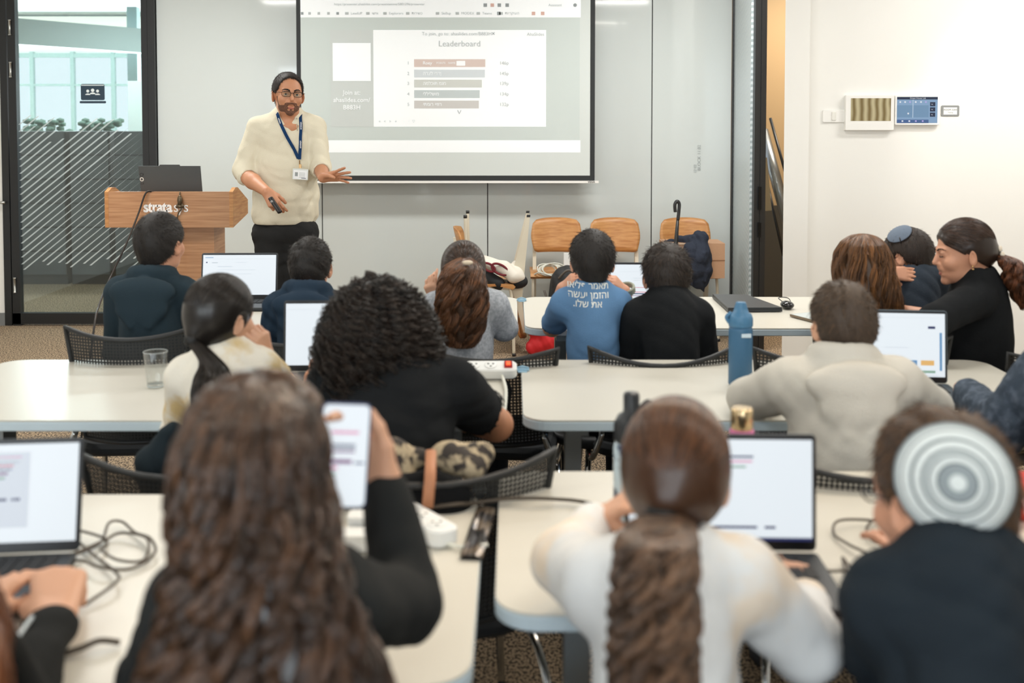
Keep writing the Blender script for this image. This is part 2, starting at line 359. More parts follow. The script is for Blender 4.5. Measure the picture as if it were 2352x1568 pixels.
# front wall of white glass boards
X0 = P(362, 300, WY)[0]; X1 = P(1680, 300, WY)[0]
seams = [X0, P(740, 450, WY)[0], P(1120, 450, WY)[0], P(1497, 300, WY)[0], X1]
fw = MB(); fw.box(((X0+X1)/2, WY+.095, 1.52), (X1-X0, .13, 3.04)); struct('wall_front', fw, M_dark)
for a, b in zip(seams[:-1], seams[1:]):
    p = MB(); p.prism([((a+.004), .06), ((b-.004), .06), ((b-.004), 3.04), ((a+.004), 3.04)], -WY-.02, -WY, ((1, 0, 0), (0, 0, 1), (0, -1, 0)))
    o = p.build('glass_whiteboard', M_board)
    i = seams.index(a)
    tag(o, ['full height glossy white glass board behind the lectern, leftmost of the four', 'white glass board behind the teacher and the left half of the screen', 'white glass board behind the right half of the projection screen',
            'narrow glossy white glass board above the chair with the cardboard box, right of the screen'][i], 'whiteboard', 'glass whiteboards along the front wall')
    if i == 3:  # faint left-over marker writing
        q = MB(); fr = (P(1606, 362, WY-.004), np.array([0, 0, 1.]), np.array([-1., 0, 0]), np.array([0, -1., 0]))
        puttext(q, 'BLOCK 11.02', -.1, 0, .035, fr, 0); puttext(q, '12 02', -.12, .03, .03, fr, 0)
        q.build('marker_writing', mat('marker', (165, 172, 172), .6), o)
struct('baseboard_front', MB().box(((X0+X1)/2, WY-.012, .03), (X1-X0, .02, .06)), mat('grey_base', (120, 122, 122), .5))
# ---- glass door (left)
def vbar(mb, px0, px1, Y, z0, z1, d=.08, ref=300):
    a = P(px0, ref, Y)[0]; b = P(px1, ref, Y)[0]; mb.box(((a+b)/2, Y, (z0+z1)/2), (b-a, d, z1-z0)); return a, b
fr = MB(); vbar(fr, 8, 24, WY, 0, 3.04); vbar(fr, 345.5, 361.5, WY, 0, 3.04)
struct('trim_1', fr, M_black)
door = MB(); a0, a1 = vbar(door, 25, 43, WY-.01, .0, 2.9, .06); b0, b1 = vbar(door, 330, 344, WY-.01, .0, 2.9, .06)
door.box(((a0+b1)/2, WY-.01, .055), (b1-a0, .06, .085)); door.box(((a0+b1)/2, WY-.01, 2.86), (b1-a0, .06, .08))
D1 = struct('door_1', door, M_black)
M_glass = bpy.data.materials.new('clear_glass'); M_glass.use_nodes = True
nt = M_glass.node_tree; nt.nodes.clear()
o_ = nt.nodes.new('ShaderNodeOutputMaterial'); tr = nt.nodes.new('ShaderNodeBsdfTransparent'); gl = nt.nodes.new('ShaderNodeBsdfGlossy'); mx = nt.nodes.new('ShaderNodeMixShader'); fz = nt.nodes.new('ShaderNodeMapRange'); lw = nt.nodes.new('ShaderNodeLayerWeight')
tr.inputs[0].default_value = (.86, .93, .92, 1); gl.inputs['Roughness'].default_value = .02; lw.inputs[0].default_value = .22; fz.inputs[3].default_value = .04; fz.inputs[4].default_value = .8; nt.links.new(lw.outputs['Facing'], fz.inputs[0])
nt.links.new(fz.outputs[0], mx.inputs[0]); tr.name = 'Transparent BSDF'; nt.links.new(tr.outputs[0], mx.inputs[1]); nt.links.new(gl.outputs[0], mx.inputs[2]); nt.links.new(mx.outputs[0], o_.inputs[0])
pane = MB().box(((a1+b0)/2, WY-.01, 1.46), (b0-a1+.01, .01, 2.74)); pane.build('glass_pane', M_glass, D1)
M_frost = mat('frosted_film', (214, 226, 226), .6, alpha=.72)
st = MB(); fy = WY-.0165; xl, xr = a1, b0
gz = lambda py: P(200, py, WY)[2]
zt, zb = gz(262), gz(622)
x = xl-1.7
while x < xr:   # each stripe leans to the right at about 38 degrees
    s = .80; L0, L1 = zb-.0+.0, zt
    # clip a slanted line x = x0 + (z-zb)/s to the pane
    pts = []
    x0 = x; lo = zb+max(0, (xl-x0)*s); hi = min(zt, zb+(xr-x0)*s)
    jt = random.uniform(0, .22); hi = min(hi, zt-jt*(1 if hi > zt-.25 else 0)); lo = max(lo, zb+random.uniform(0, .1))
    if hi > lo+.02:
        h = .0105
        q = [(x0+(lo-zb)/s, lo), (x0+(lo-zb)/s+h*1.6, lo), (min(xr, x0+(hi-zb)/s+h*1.6), hi), (x0+(hi-zb)/s, hi)]
        st.raw([(p[0], fy, p[1]) for p in q], [(0, 1, 2, 3)])
    x += .068
st.build('frosted_stripes', M_frost, D1)
for py in (63, 160, 655):
    h = MB(); c = P(22 + (py-63)*.02, py, WY-.05); h.lathe([(.012, -.06), (.012, -.052), (.009, -.05), (.009, .05), (.012, .052), (.012, .06)], c, 12); h.box(c+[.012, .015, 0], (.02, .004, .09)); h.build('hinge', mat('steel', (190, 190, 185), .3, .9), D1)
sg = MB(); f_ = (P(213, 215, WY-.0175), np.array([1., 0, 0]), np.array([0, 0, 1.]), np.array([0, -1., 0]))
sg.raw([f_[0]+f_[1]*a+f_[2]*b for a, b in rrect(.185, .125, .012, 4, 0, .012)], [list(range(20))], 0)
sg.raw([f_[0]+f_[1]*a+f_[2]*b for a, b in rrect(.205, .018, .008, 4, 0, -.066)], [list(range(20))], 0)
for x_, r_, dz in ((-.038, .0115, .008), (0, .0135, .014), (.038, .0115, .008)):
    for (cx, cz, ra, rb) in ((x_, dz+.012, r_, r_), (x_, dz-.018, r_*1.7, r_)):
        sg.raw([f_[0]+f_[1]*(cx+ra*math.cos(t))+f_[2]*(cz+rb*math.sin(t)*(1 if cz > 0 else 1))+[0, -.001, 0] for t in np.linspace(0, 2*PI if cz > dz else PI, 16, endpoint=cz <= dz)], [list(range(16))], 1)
card(sg, -.088, .062, .088, .068, f_, 1, .001)
sg.build('door_pictogram', [mat('sign_navy', (40, 62, 78), .5), mat('sign_white', (232, 240, 240), .5)], D1)
# white door leaf at the far left with its lever
dl = MB(); xa = -4.28; xb = P(8, 300, WY)[0]; dl.box(((xa+xb)/2, WY+.0, 1.5), (xb-xa, .06, 3.0))
D2 = struct('door_2', dl, M_wall)
lv = MB(); c = P(-8, 465, WY-.06); lv.tube([c+[0, .03, 0], c, c+[.03, -.01, 0], c+[.07, -.01, 0]], .011, 10); lv.build('door_handle', mat('steel', (190, 190, 185), .3, .9), D2)
lv = MB(); lv.box(((xa+xb)/2, WY-.036, .05), (xb-xa, .012, .1)); lv.build('kick_plate', mat('grey_base', (120, 122, 122), .5), D2)
# ---- side glazing, post and niche (right of the boards)
Y2 = 7.42; xs = P(1722, 400, Y2)[0]
gp = MB(); gp.prism([(X1+.012, WY-.005), (X1+.03, WY-.005), (xs+.02, Y2), (xs+.0, Y2)], .05, 3.04)
M_film = mat('film_glass', (184, 196, 198), .25, spec=.6)  # pale blue-grey of the mirrored whiteboards painted into the striped panel's colour
nt = M_film.node_tree; b = nt.nodes['Principled BSDF']; tc = nt.nodes.new('ShaderNodeTexCoord'); mp = nt.nodes.new('ShaderNodeMapping'); mp.inputs['Rotation'].default_value = (math.radians(32), 0, 0)
wv = nt.nodes.new('ShaderNodeTexWave'); wv.bands_direction = 'Z'; wv.inputs['Scale'].default_value = 9.5; r_ = nt.nodes.new('ShaderNodeValToRGB')
r_.color_ramp.elements[0].position = .35; r_.color_ramp.elements[0].color = (*lin((162, 174, 177)), 1); r_.color_ramp.elements[1].position = .6; r_.color_ramp.elements[1].color = (*lin((205, 214, 215)), 1)
nt.links.new(tc.outputs['Object'], mp.inputs[0]); nt.links.new(mp.outputs[0], wv.inputs[0]); nt.links.new(wv.outputs['Fac'], r_.inputs[0]); nt.links.new(r_.outputs[0], b.inputs['Base Color'])
o = struct('window_4', gp, M_film)
e = MB(); e.box((X1+.006, WY-.01, 1.52), (.012, .05, 3.04)); e.box((xs+.018-.2*0, (WY+Y2)/2, .03), (.05, WY-Y2, .06)); struct('trim_2', e, M_black)
pt = MB(); xa, xb = vbar(pt, 1730, 1743, Y2-.02, 0, 3.04, .09); vbar(pt, 1744, 1756, Y2-.03, 0, 3.04, .09)
o = struct('trim_3', pt, M_black)
lk = MB(); c = P(1745, 455, Y2-.08); lk.box(c, (.02, .012, .16)); lk.box(c-[0, 0, .22], (.02, .012, .1)); lk.build('lock_plate', mat('lock', (14, 14, 14), .3, .5), o)
struct('wall_niche', MB().box((2.9, 9.65, 1.5), (3.2, .1, 3.1)), M_tan)
struct('wall_hall', MB().box((4.55, 8.0, 1.5), (.1, 3.4, 3.1)), M_tan)
area('hall_ceiling_light', (2.6, 8.6, 2.95), (0, 0, 0), .5, .5, 60, (1, .86, .68))
struct('trim_4', MB().box((2.6, 9.57, .42), (2.6, .03, .84)), mat('dark_panel', (74, 72, 66), .5))
# leaning display frames in the niche
rs = thing('roller_banner_case', 'silver banner case leaning in the gap behind the black door post', 'banner stand', P(1790, 560, 8.3)*[1, 1, 0])
q = MB(); A = P(1752, 300, 8.6); B = P(1812, 520, 8.3); q.tube([A, B], .045, 14); q.build('case_body', mat('silver_tube', (150, 155, 158), .3, .8), rs)
q = MB(); q.tube([A+[.06, 0, .1], B+[.06, 0, .1]], .012, 8); q.tube([P(1758, 400, 8.6), P(1800, 590, 8.35)], .012, 8); q.build('support_pole', M_black, rs)
q = MB(); q.tube([P(1800, 588, 8.35), P(1812, 700, 8.3), [P(1812, 700, 8.3)[0], 8.3, .0]], .016, 8); q.build('foot', M_black, rs)
q = MB(); a = P(1757, 400, 8.4); q.box(a+[0, 0, -.08], (.07, .01, .42), rot('y', -.1)); tag(q.build('hanging_plastic_sleeve', mat('sleeve', (170, 158, 130), .35)), 'clear brownish plastic sleeve hanging beside the black door post', 'sleeve')
# ---- right wall and column
def XatY_(px, Y): return (px-1176)/F*Y
cw = MB(); xa, xb = P(1800, 400, 6.15)[0], P(1857, 400, 6.15)[0]; cw.prism([(xa, 6.15), (xb, 6.15), (xb, 6.39), (XatY_(1803, 6.39), 6.39)], 0, 3.04); struct('wall_column', cw, M_wall)
RY = 6.3; ww = MB(); ww.box(((xb+4.6)/2, RY+.1, 1.52), (4.6-xb, .2, 3.04)); struct('wall_side', ww, M_wall)
struct('baseboard_right', MB().box(((xb+4.55)/2, RY-.01, .04), (4.55-xb, .02, .08)), mat('grey_base', (120, 122, 122), .5))
def wallframe(px, py): return (P(px, py, RY-.001), np.array([1., 0, 0]), np.array([0, 0, 1.]), np.array([0, -1., 0]))
S6 = F/RY
def panel(name, px0, py0, px1, py1, th, label, cat, m):
    f = wallframe((px0+px1)/2, (py0+py1)/2); W = (px1-px0)/S6; H = (py1-py0)/S6
    q = MB(); q.prism(rrect(W, H, .008, 4), 0, th, ((1, 0, 0), (0, 0, 1), (0, -1, 0)), f[0], bev=.002)
    o = q.build(name, m); tag(o, label, cat); return o, (f[0]+[0, -th, 0], f[1], f[2], f[3]), W, H
M_pl = mat('white_plastic', (242, 240, 235), .3)
o, f, W, H = panel('light_switch', 1889, 252, 1939, 281, .01, 'white plastic light switch plate left of the wall screens', 'switch', M_pl)
q = MB(); q.prism(rrect(.025, .05, .003, 3), 0, .006, ((1, 0, 0), (0, 0, 1), (0, -1, 0)), f[0]+f[1]*.0, bev=.0015); q.build('rocker', mat('rocker', (232, 230, 222), .35), o)
o, f, W, H = panel('intercom_panel', 1938, 219, 2049, 299, .035, 'white framed wall screen with brown curtain picture, left of the blue one', 'wall screen', M_pl)
q = MB(); card(q, -W/2+.03, -H/2+.055, W/2-.02, H/2-.018, f, 0, .001)
m = mat('curtain_picture', (150, 138, 105), .25); nt = m.node_tree; b = nt.nodes['Principled BSDF']; tc = nt.nodes.new('ShaderNodeTexCoord'); wv = nt.nodes.new('ShaderNodeTexWave'); wv.inputs['Scale'].default_value = 7; wv.inputs['Distortion'].default_value = 2.5; wv.inputs['Detail'].default_value = 1; wv.inputs['Phase Offset'].default_value = 2
r_ = nt.nodes.new('ShaderNodeValToRGB'); e = r_.color_ramp.elements; e[0].color = (*lin((108, 92, 58)), 1); e[1].color = (*lin((170, 160, 128)), 1); nt.links.new(tc.outputs['Object'], wv.inputs[0]); nt.links.new(wv.outputs['Fac'], r_.inputs[0]); nt.links.new(r_.outputs[0], b.inputs['Base Color']); nt.links.new(r_.outputs[0], b.inputs['Emission Color']); b.inputs['Emission Strength'].default_value = .35
q.build('screen', m, o)
o, f, W, H = panel('touch_control_panel', 2052, 219, 2154, 287, .03, 'white framed touch panel glowing blue, right of the brown wall screen', 'wall screen', M_pl)
E = lambda n, c, s=.8: mat(n, c, .4, emit=s)
q = MB(); L, R_, Bt, T = -W/2+.01, W/2-.014, -H/2+.012, H/2-.01
w_, h_ = R_-L, T-Bt; card(q, L, Bt, R_, T, f, 0, .001); card(q, L, T-h_*.1, R_, T, f, 1, .002)
puttext(q, 'Green House Lab', 0, T-h_*.05, .013, f, 2, align='CENTER', off=.003)
card(q, L, Bt+h_*.22, R_-w_*.22, Bt+h_*.68, f, 3, .002); card(q, L+w_*.38, Bt+h_*.2, L+w_*.4, T-h_*.1, f, 4, .003); card(q, L, Bt, R_-w_*.22, Bt+h_*.13, f, 5, .002)
for k in range(3):
    card(q, R_-w_*.19, Bt+h_*(.24+.2*k), R_-w_*.06, Bt+h_*(.4+.2*k), f, 1, .003); puttext(q, '◂x', R_-w_*.165, Bt+h_*(.32+.2*k), .012, f, 2, off=.004)
for x_, y_, mm in ((.07, .8, 2), (.19, .8, 2), (.31, .8, 6), (.45, .8, 2), (.58, .8, 2), (.7, .8, 6), (.27, .36, 2), (.13, .07, 2), (.3, .07, 2), (.46, .07, 6), (.63, .07, 6)):
    card(q, L+w_*x_-.004, Bt+h_*y_-.004, L+w_*x_+.006, Bt+h_*y_+.005, f, mm, .004)
q.build('screen', [E('ui_blue', (140, 172, 205)), E('ui_navy', (45, 62, 95), .5), E('ui_white', (235, 240, 250)), E('ui_mid', (120, 155, 188)), E('ui_pale', (190, 210, 230)), E('ui_bar', (75, 105, 155)), E('ui_lilac', (190, 180, 235))], o)
o, f, W, H = panel('room_sign', 2161, 242, 2203, 267, .004, 'small grey room number plate right of the blue touch panel', 'sign', mat('sign_grey', (140, 142, 140), .5))
q = MB(); card(q, -W/2+.014, -H/2+.01, W/2-.014, H/2-.012, f, 0, .001); puttext(q, 'ROOM 3.043', 0, .006, .014, f, 1, align='CENTER', off=.002); puttext(q, 'Training', 0, -.01, .009, f, 1, align='CENTER', off=.002)
q.build('paper_insert', [mat('paper', (235, 236, 232), .7), mat('print_grey', (120, 120, 120), .7)], o)

# ---- ceiling fittings
for (x, y) in LAMPS:
    q = MB(); q.box((x, y, CEIL-.03), (1.2, .32, .06)); o = q.build('ceiling_light', mat('lamp_body', (235, 235, 235), .5)); tag(o, 'slim white rectangular ceiling light panel over the %s rows' % ('front' if y > 5 else 'middle' if y > 3 else 'back'), 'ceiling light', 'rectangular ceiling lights')
for loc, t, *_ in SPOTS:
    q = MB(); d = nrm(np.array(t)-np.array(loc)); c = np.array(loc)-d*.09
    q.tube([c-d*.06, c+d*.07], .045, 16); o = thing('track_light', 'black cylindrical spotlight hanging from the ceiling track', 'spotlight', (loc[0], loc[1], CEIL-.02), group='track spotlights')
    q.build('lamp_head', M_black, o); q = MB(); q.tube([c, [loc[0], loc[1], CEIL]], .012, 8); q.build('arm', M_black, o)
# ---- office beyond the glass door
M_cub = mat('cubicle', (88, 94, 96), .7, noise=(3, (62, 67, 70), .3, .7)); OY = 10.4
struct('wall_office_back', MB().box((-7.3, 14.6, .4), (8, .1, .8)).box((-7.3, 14.6, 2.78), (8, .1, .5)), M_wall)
struct('wall_office_left', MB().box((-7.9, 11.5, 1.5), (.1, 6.4, 3)), M_wall)
struct('wall_office_right', MB().box((-2.95, 12.7, 1.5), (.1, 3.6, 3)), M_wall)
struct('ceiling_office', MB().box((-5.4, 11.6, 3.1), (5.2, 6.4, .1)), mat('office_ceiling', (150, 158, 158), .8))
pb = MB(); pb.prism([(-7.8, 2.62), (-3.0, 2.3), (-3.0, 2.55), (-7.8, 2.95)], 12.1, 12.5, ((1, 0, 0), (0, 0, 1), (0, 1, 0))); tag(pb.build('ceiling_duct', mat('duct', (160, 172, 172), .6)), 'grey duct beam crossing the office behind the glass door', 'duct')
zt = 1.5
for k, (x0, W) in enumerate(((-5.32, .96), (-4.32, .39), (-3.89, .92))):
    q = thing('office_cabinet', ['wide dark grey drawer cabinet seen through the left side of the striped door', 'narrow dark grey drawer cabinet in the middle behind the door stripes', 'wide dark grey drawer cabinet seen through the right side of the striped door'][k], 'cabinet', (x0, OY, 0), group='office cabinets', local=True)
    b = MB(); b.box((W/2, .25, zt/2), (W, .45, zt)); b.build('cabinet_body', mat('cab_gap', (34, 38, 40), .6), q)
    for j in range(6):
        b = MB(); b.box((W/2, .015, .1+j*.235+.11), (W-.02, .03, .222)); b.build('drawer_front', M_cub, q)
for px, zz in ((110, 0), (235, 0)):
    q = MB(); c = P(px, 300, 11.2)
    for t in range(46):
        a = rng.uniform(-1, 1, 3); q.ball(c+[a[0]*.2, a[1]*.1, .02+a[2]*.09], (.05, .04, .03), 6)
    po = thing('potted_plant', 'leafy green plant on the cabinets behind the door, %s' % ('left one' if px < 200 else 'right one'), 'plant', (c[0], c[1], 1.5), group='office plants')
    q.build('foliage', mat('leaf', (92, 120, 108), .6), po); q = MB(); q.lathe([(.06, 0), (.09, .1), (.09, .12)], (c[0], c[1]-.0, c[2]-.18), 14); q.box((c[0], c[1], .64), (.4, .3, 1.28)); q.build('planter_box', M_cub, po)
mu = MB()
for xx in np.linspace(-7.6, -3.2, 9): mu.box((xx, 14.5, 1.65), (.05, .06, 1.8))
mu.box((-5.4, 14.5, 2.1), (4.8, .05, .03)); mu.box((-5.4, 14.5, 2.5), (4.8, .05, .06)); struct('window_5', mu, mat('mullion', (150, 172, 172), .5))
q = MB(); q.box((P(305, 200, 12.9)[0]+.02, 12.9, 1.5), (.12, .12, 2.95)); struct('wall_pillar', q, mat('pillar', (120, 136, 138), .6))
q = MB(); q.box((P(322, 200, 11.9)[0], 11.9, 1.6), (.26, .05, .9)).box((P(322, 200, 11.9)[0], 11.9, .6), (.05, .05, 1.2)).box((P(322, 200, 11.9)[0], 11.9, .02), (.3, .3, .04)); tag(q.build('mobile_whiteboard', mat('paleboard', (214, 222, 220), .5)), 'pale narrow mobile board at the right of the office beyond the door', 'board')
q = MB(); q.box((-4.3, 11.0, 2.97), (1.7, .26, .06)); tag(q.build('office_ceiling_lamp', mat('lamp_body', (235, 235, 235), .5)), 'long bright linear lamp seen at the top of the glass door', 'ceiling light')
# ======================= furniture and things =======================
M_top = mat('tabletop', (207, 203, 191), .32, spec=.4)
M_edge = mat('table_edge', (196, 212, 220), .45)  # bluish cast of the cool light from behind the camera put into the colour
M_leg = mat('table_leg', (150, 156, 158), .4, .5)
M_chrome = mat('chrome', (205, 208, 210), .12, 1)
M_mesh = mat('black_plastic', (30, 32, 33), .5)
def table(xl, xr, yn, yf, label, z=.74):
    t = thing('training_table', label, 'table', ((xl+xr)/2, (yn+yf)/2, 0), group='white training tables'); cx, cy = (xl+xr)/2, (yn+yf)/2
    W, D = xr-xl, yf-yn
    q = MB(); q.prism(rrect(W, D, .075, 7), z-.004, z, o=(cx, cy, 0)); q.build('tabletop', M_top, t)
    q = MB(); q.prism(rrect(W+.002, D+.002, .076, 7), z-.032, z-.0045, o=(cx, cy, 0), bev=.003); q.build('edge_band', M_edge, t)
    for s in (-1, 1):
        x = cx+s*(W/2-.16); q = MB(); q.box((x, cy, .38), (.05, .09, .66)); q.prism([(-.3, .0), (.3, .0), (.06, .06), (-.06, .06)], -.03, .03, ((0, 1, 0), (0, 0, 1), (1, 0, 0)), (x, cy, .025)); q.box((x, cy, z-.055), (.06, D*.75, .035))
        for u in (-.27, .27): q.lathe([(.018, 0), (.018, .025)], (x, cy+u, 0), 10)
        q.build('leg', M_leg, t)
    q = MB(); q.box((cx, cy, z-.06), (W-.4, .05, .04)); q.build('crossbar', M_black, t)
    return t
def XatY(px, Y): return (px-1176)/F*Y
table(-2.10, .0, 0, 0, '') if False else None
T1n, T1f, T2n, T2f, T3n, T3f = 4.31, 5.10, 2.96, 3.73, 1.775, 2.52
table(XatY(1187, T1f)-1.62, XatY(1187, T1f), T1n, T1f, 'white table in the front row, left one, under the laptop near the lectern')
table(XatY(1202, T1f), XatY(1202, T1f)+1.66, T1n, T1f, 'white table in the front row, right one, carrying the closed laptop')
table(XatY(8, T2f), XatY(1160, T2f), T2n, T2f, 'white table in the middle row, left one, carrying the empty glass')
table(XatY(1197, T2f), XatY(1197, T2f)+1.62, T2n, T2f, 'white table in the middle row, right one, carrying the tall blue bottle')
table(-1.72, -.062, 1.545, 2.36, 'white table in the back row, left one, with the tangled black cable')
table(-.029, 1.60, T3n, T3f, 'white table in the back row, right one, with the big laptop and navy bottle')

# ---- mesh office chair
M_net = bpy.data.materials.new('black_net'); M_net.use_nodes = True; nt = M_net.node_tree; b = nt.nodes['Principled BSDF']; b.inputs['Base Color'].default_value = (*lin((26, 28, 29)), 1); b.inputs['Roughness'].default_value = .6
tc = nt.nodes.new('ShaderNodeTexCoord'); sx = nt.nodes.new('ShaderNodeSeparateXYZ'); nt.links.new(tc.outputs['Object'], sx.inputs[0]); outs = []
for ax, sc in (('X', 560), ('Z', 560)):
    mu_ = nt.nodes.new('ShaderNodeMath'); mu_.operation = 'MULTIPLY'; mu_.inputs[1].default_value = sc; nt.links.new(sx.outputs[ax], mu_.inputs[0]); sn = nt.nodes.new('ShaderNodeMath'); sn.operation = 'SINE'; nt.links.new(mu_.outputs[0], sn.inputs[0]); outs.append(sn)
mul = nt.nodes.new('ShaderNodeMath'); mul.operation = 'MINIMUM'; nt.links.new(outs[0].outputs[0], mul.inputs[0]); nt.links.new(outs[1].outputs[0], mul.inputs[1])
lt = nt.nodes.new('ShaderNodeMath'); lt.operation = 'LESS_THAN'; lt.inputs[1].default_value = -.05; nt.links.new(mul.outputs[0], lt.inputs[0])
mxx = nt.nodes.new('ShaderNodeMath'); mxx.operation = 'MAXIMUM'; mxx.inputs[1].default_value = .6; nt.links.new(lt.outputs[0], mxx.inputs[0]); nt.links.new(mxx.outputs[0], b.inputs['Alpha'])
def office_chair(label, loc, rz, W=.47, top=.84, dip=.035, seat=.44, grp='black mesh chairs'):
    t = thing('office_chair', label, 'chair', loc, rz, group=grp, local=True)
    hb = top-.46
    def bp(u, v):   # u -1..1 across, v 0..1 up
        y = -.24-.05*v+.07*u*u; ww = W/2*(.80+.20*v); return np.array([u*ww, y, .46+v*hb+(dip*(u*u)-dip)*v])
    q = MB(); n, m = 16, 8; V = [bp(-1+2*i/n, j/m) for j in range(m+1) for i in range(n+1)]
    V += [v+np.array([0, .006, 0]) for v in V]; K = (n+1)*(m+1)
    Fc = []
    for j in range(m):
        for i in range(n): a = j*(n+1)+i; Fc += [(a, a+1, a+n+2, a+n+1)]
    q.raw(V[:K], Fc, 0, True); q.build('mesh_back', M_net, t)
    q = MB(); loop = [bp(u, 1) for u in np.linspace(-1, 1, 13)]+[bp(1, v) for v in np.linspace(.85, .1, 7)]+[bp(u, 0) for u in np.linspace(1, -1, 9)]+[bp(-1, v) for v in np.linspace(.1, .85, 7)]
    q.tube(loop, .0085, 8, close=True); q.build('back_frame', M_mesh, t)
    q = MB(); q.prism(rrect(.46, .44, .1, 6), seat-.045, seat, o=(0, .02, 0), bev=.015); q.build('seat', mat('seat_fabric', (34, 36, 38), .9, bump=.2, bscale=300), t)
    for s in (-1, 1):
        q = MB(); q.tube(spline([(s*.2, -.22, .5), (s*.235, -.2, .40), (s*.235, .0, .37), (s*.235, .16, .36), (s*.25, .23, .30), (s*.27, .27, .02)], 5), .0115, 8); q.build('leg', M_chrome, t)
        q = MB(); q.tube(spline([(s*.235, -.02, .37), (s*.25, -.17, .3), (s*.27, -.27, .02)], 5), .0115, 8); q.build('leg', M_chrome, t)
        q = MB(); q.lathe([(.02, 0), (.024, .02), (.012, .03)], (s*.27, .27, 0), 10); q.lathe([(.02, 0), (.024, .02), (.012, .03)], (s*.27, -.27, 0), 10); q.build('foot_cap', M_mesh, t)
    return t
# ---- wooden shell chair
M_oak = mat('oak', (201, 148, 92), .42, noise=(9, (176, 118, 64), .35, .65, (1, 1, 9)))
M_oakx = mat('oak_lectern', (196, 150, 110), .45, noise=(7, (166, 118, 80), .3, .7, (.6, 1, 14)))
M_cream = mat('cream_metal', (216, 208, 188), .4)
def wood_chair(label, M=None, grp='wooden chairs along the front wall'):
    t = thing('wooden_chair', label, 'chair', (0, 0, 0), group=grp, local=True)
    q = MB(); ol = [(-.165, 0), (.165, 0), (.185, .02), (.19, .12), (.175, .205), (.15, .222), (.08, .236), (0, .24), (-.08, .236), (-.15, .222), (-.175, .205), (-.19, .12), (-.185, .02)]
    # back panel curved in plan: strips
    n = 14; V = []; pts = []
    def top(u): return .24-.02*abs(u)**2.6-(0 if abs(u) < .93 else .02*(abs(u)-.93)/.07)
    for k, off in ((0, 0), (1, .012)):
        for i in range(n+1):
            u = -1+2*i/n
            for v in np.linspace(0, 1, 7):
                hw = .165+.025*min(1, v*2.2)-.012*max(0, v-.7)/.3; z = v*top(u); 
                if abs(u) > .9 and v == 0: z = .012
                V.append((u*hw, .05*u*u+off-.055*v, z))
    m = 7; K = (n+1)*m; Fc = []
    for i in range(n):
        for j in range(m-1):
            a = i*m+j; Fc.append((a, a+m, a+m+1, a+1)); Fc.append((K+a, K+a+1, K+a+m+1, K+a+m))
    for i in range(n):
        a = i*m; Fc.append((a, K+a, K+a+m, a+m)); a = i*m+m-1; Fc.append((a, a+m, K+a+m, K+a))
    for j in range(m-1): a = j; Fc.append((a, a+1, K+a+1, K+a)); a = n*m+j; Fc.append((a, K+a, K+a+1, a+1))
    V = [(x, -.16+y, .575+z) for x, y, z in V]
    q.raw(V, Fc, 0, True); q.build('backrest', M_oak, t)
    for s in (-1, 1): q = MB(); q.ball((s*.155, -.158, .66), (.008, .005, .008), 8); q.build('screw', M_chrome, t)
    q = MB(); prof = [(.20, .43), (.215, .445), (.2, .462), (.1, .468), (-.1, .452), (-.19, .462), (-.19, .448), (-.1, .438), (.1, .452)]
    q.prism([(p[0], p[1]) for p in prof][::-1], -.2, .2, ((0, 1, 0), (0, 0, 1), (1, 0, 0)), sm=False); q.build('seat', M_oak, t)
    for s in (-1, 1):
        q = MB(); q.tube(spline([(s*.15, .02, .437), (s*.175, .15, .435), (s*.18, .185, .41), (s*.185, .2, .2), (s*.19, .205, .01)], 5), .011, 8); q.lathe([(.013, 0), (.013, .02)], (s*.19, .205, 0), 8, mi=1); q.build('leg', [M_cream, M_black], t)
        q = MB(); q.prism([(-.235, .0), (-.215, .0), (-.10, .43), (-.135, .56), (-.19, .76), (-.205, .76), (-.18, .56), (-.19, .43)], s*.165-.013, s*.165+.013, ((0, 1, 0), (0, 0, 1), (1, 0, 0))); q.prism([(-.237, .0), (-.213, .0), (-.211, .015), (-.235, .015)], s*.165-.014, s*.165+.014, ((0, 1, 0), (0, 0, 1), (1, 0, 0)), mi=1); q.build('leg', [M_cream, M_black], t)
    q = MB(); q.tube([(-.16, -.12, .43), (-.1, .0, .437), (.1, .0, .437), (.16, -.12, .43)], .012, 8); q.build('seat_frame', M_cream, t)
    return t
def place(t, px, Y, rz=PI, z=0):
    t.location = (XatY(px, Y), Y, z); t.rotation_euler = (0, 0, rz); return t
c0 = wood_chair('oak shell chair second from the left, white cable coil on its seat')
proto = c0; c0.scale = (1, 1, 1.06); place(c0, 1280, 7.86)
def wchair(label, px, Y, rz=PI, z=0):
    c = copy_tree(proto); c['label'] = label; place(c, px, Y, rz, z); return c
wchair('oak shell chair third from the left, yellow thing on its seat', 1417, 7.86)
wchair('oak shell chair under the cardboard box at the far right', 1582, 7.86)
wchair('oak chair turned sideways at the left, patterned bag on its seat', 1112, 7.35, -PI/2)
inv = wchair('upside-down cream-legged chair stacked on the sideways one, feet pointing up', 1139, 7.4)
inv.rotation_euler = (0, PI, -PI/2); inv.location = (XatY(1139, 7.4), 7.4, .955); inv.rotation_euler = (PI, 0, -PI/2)
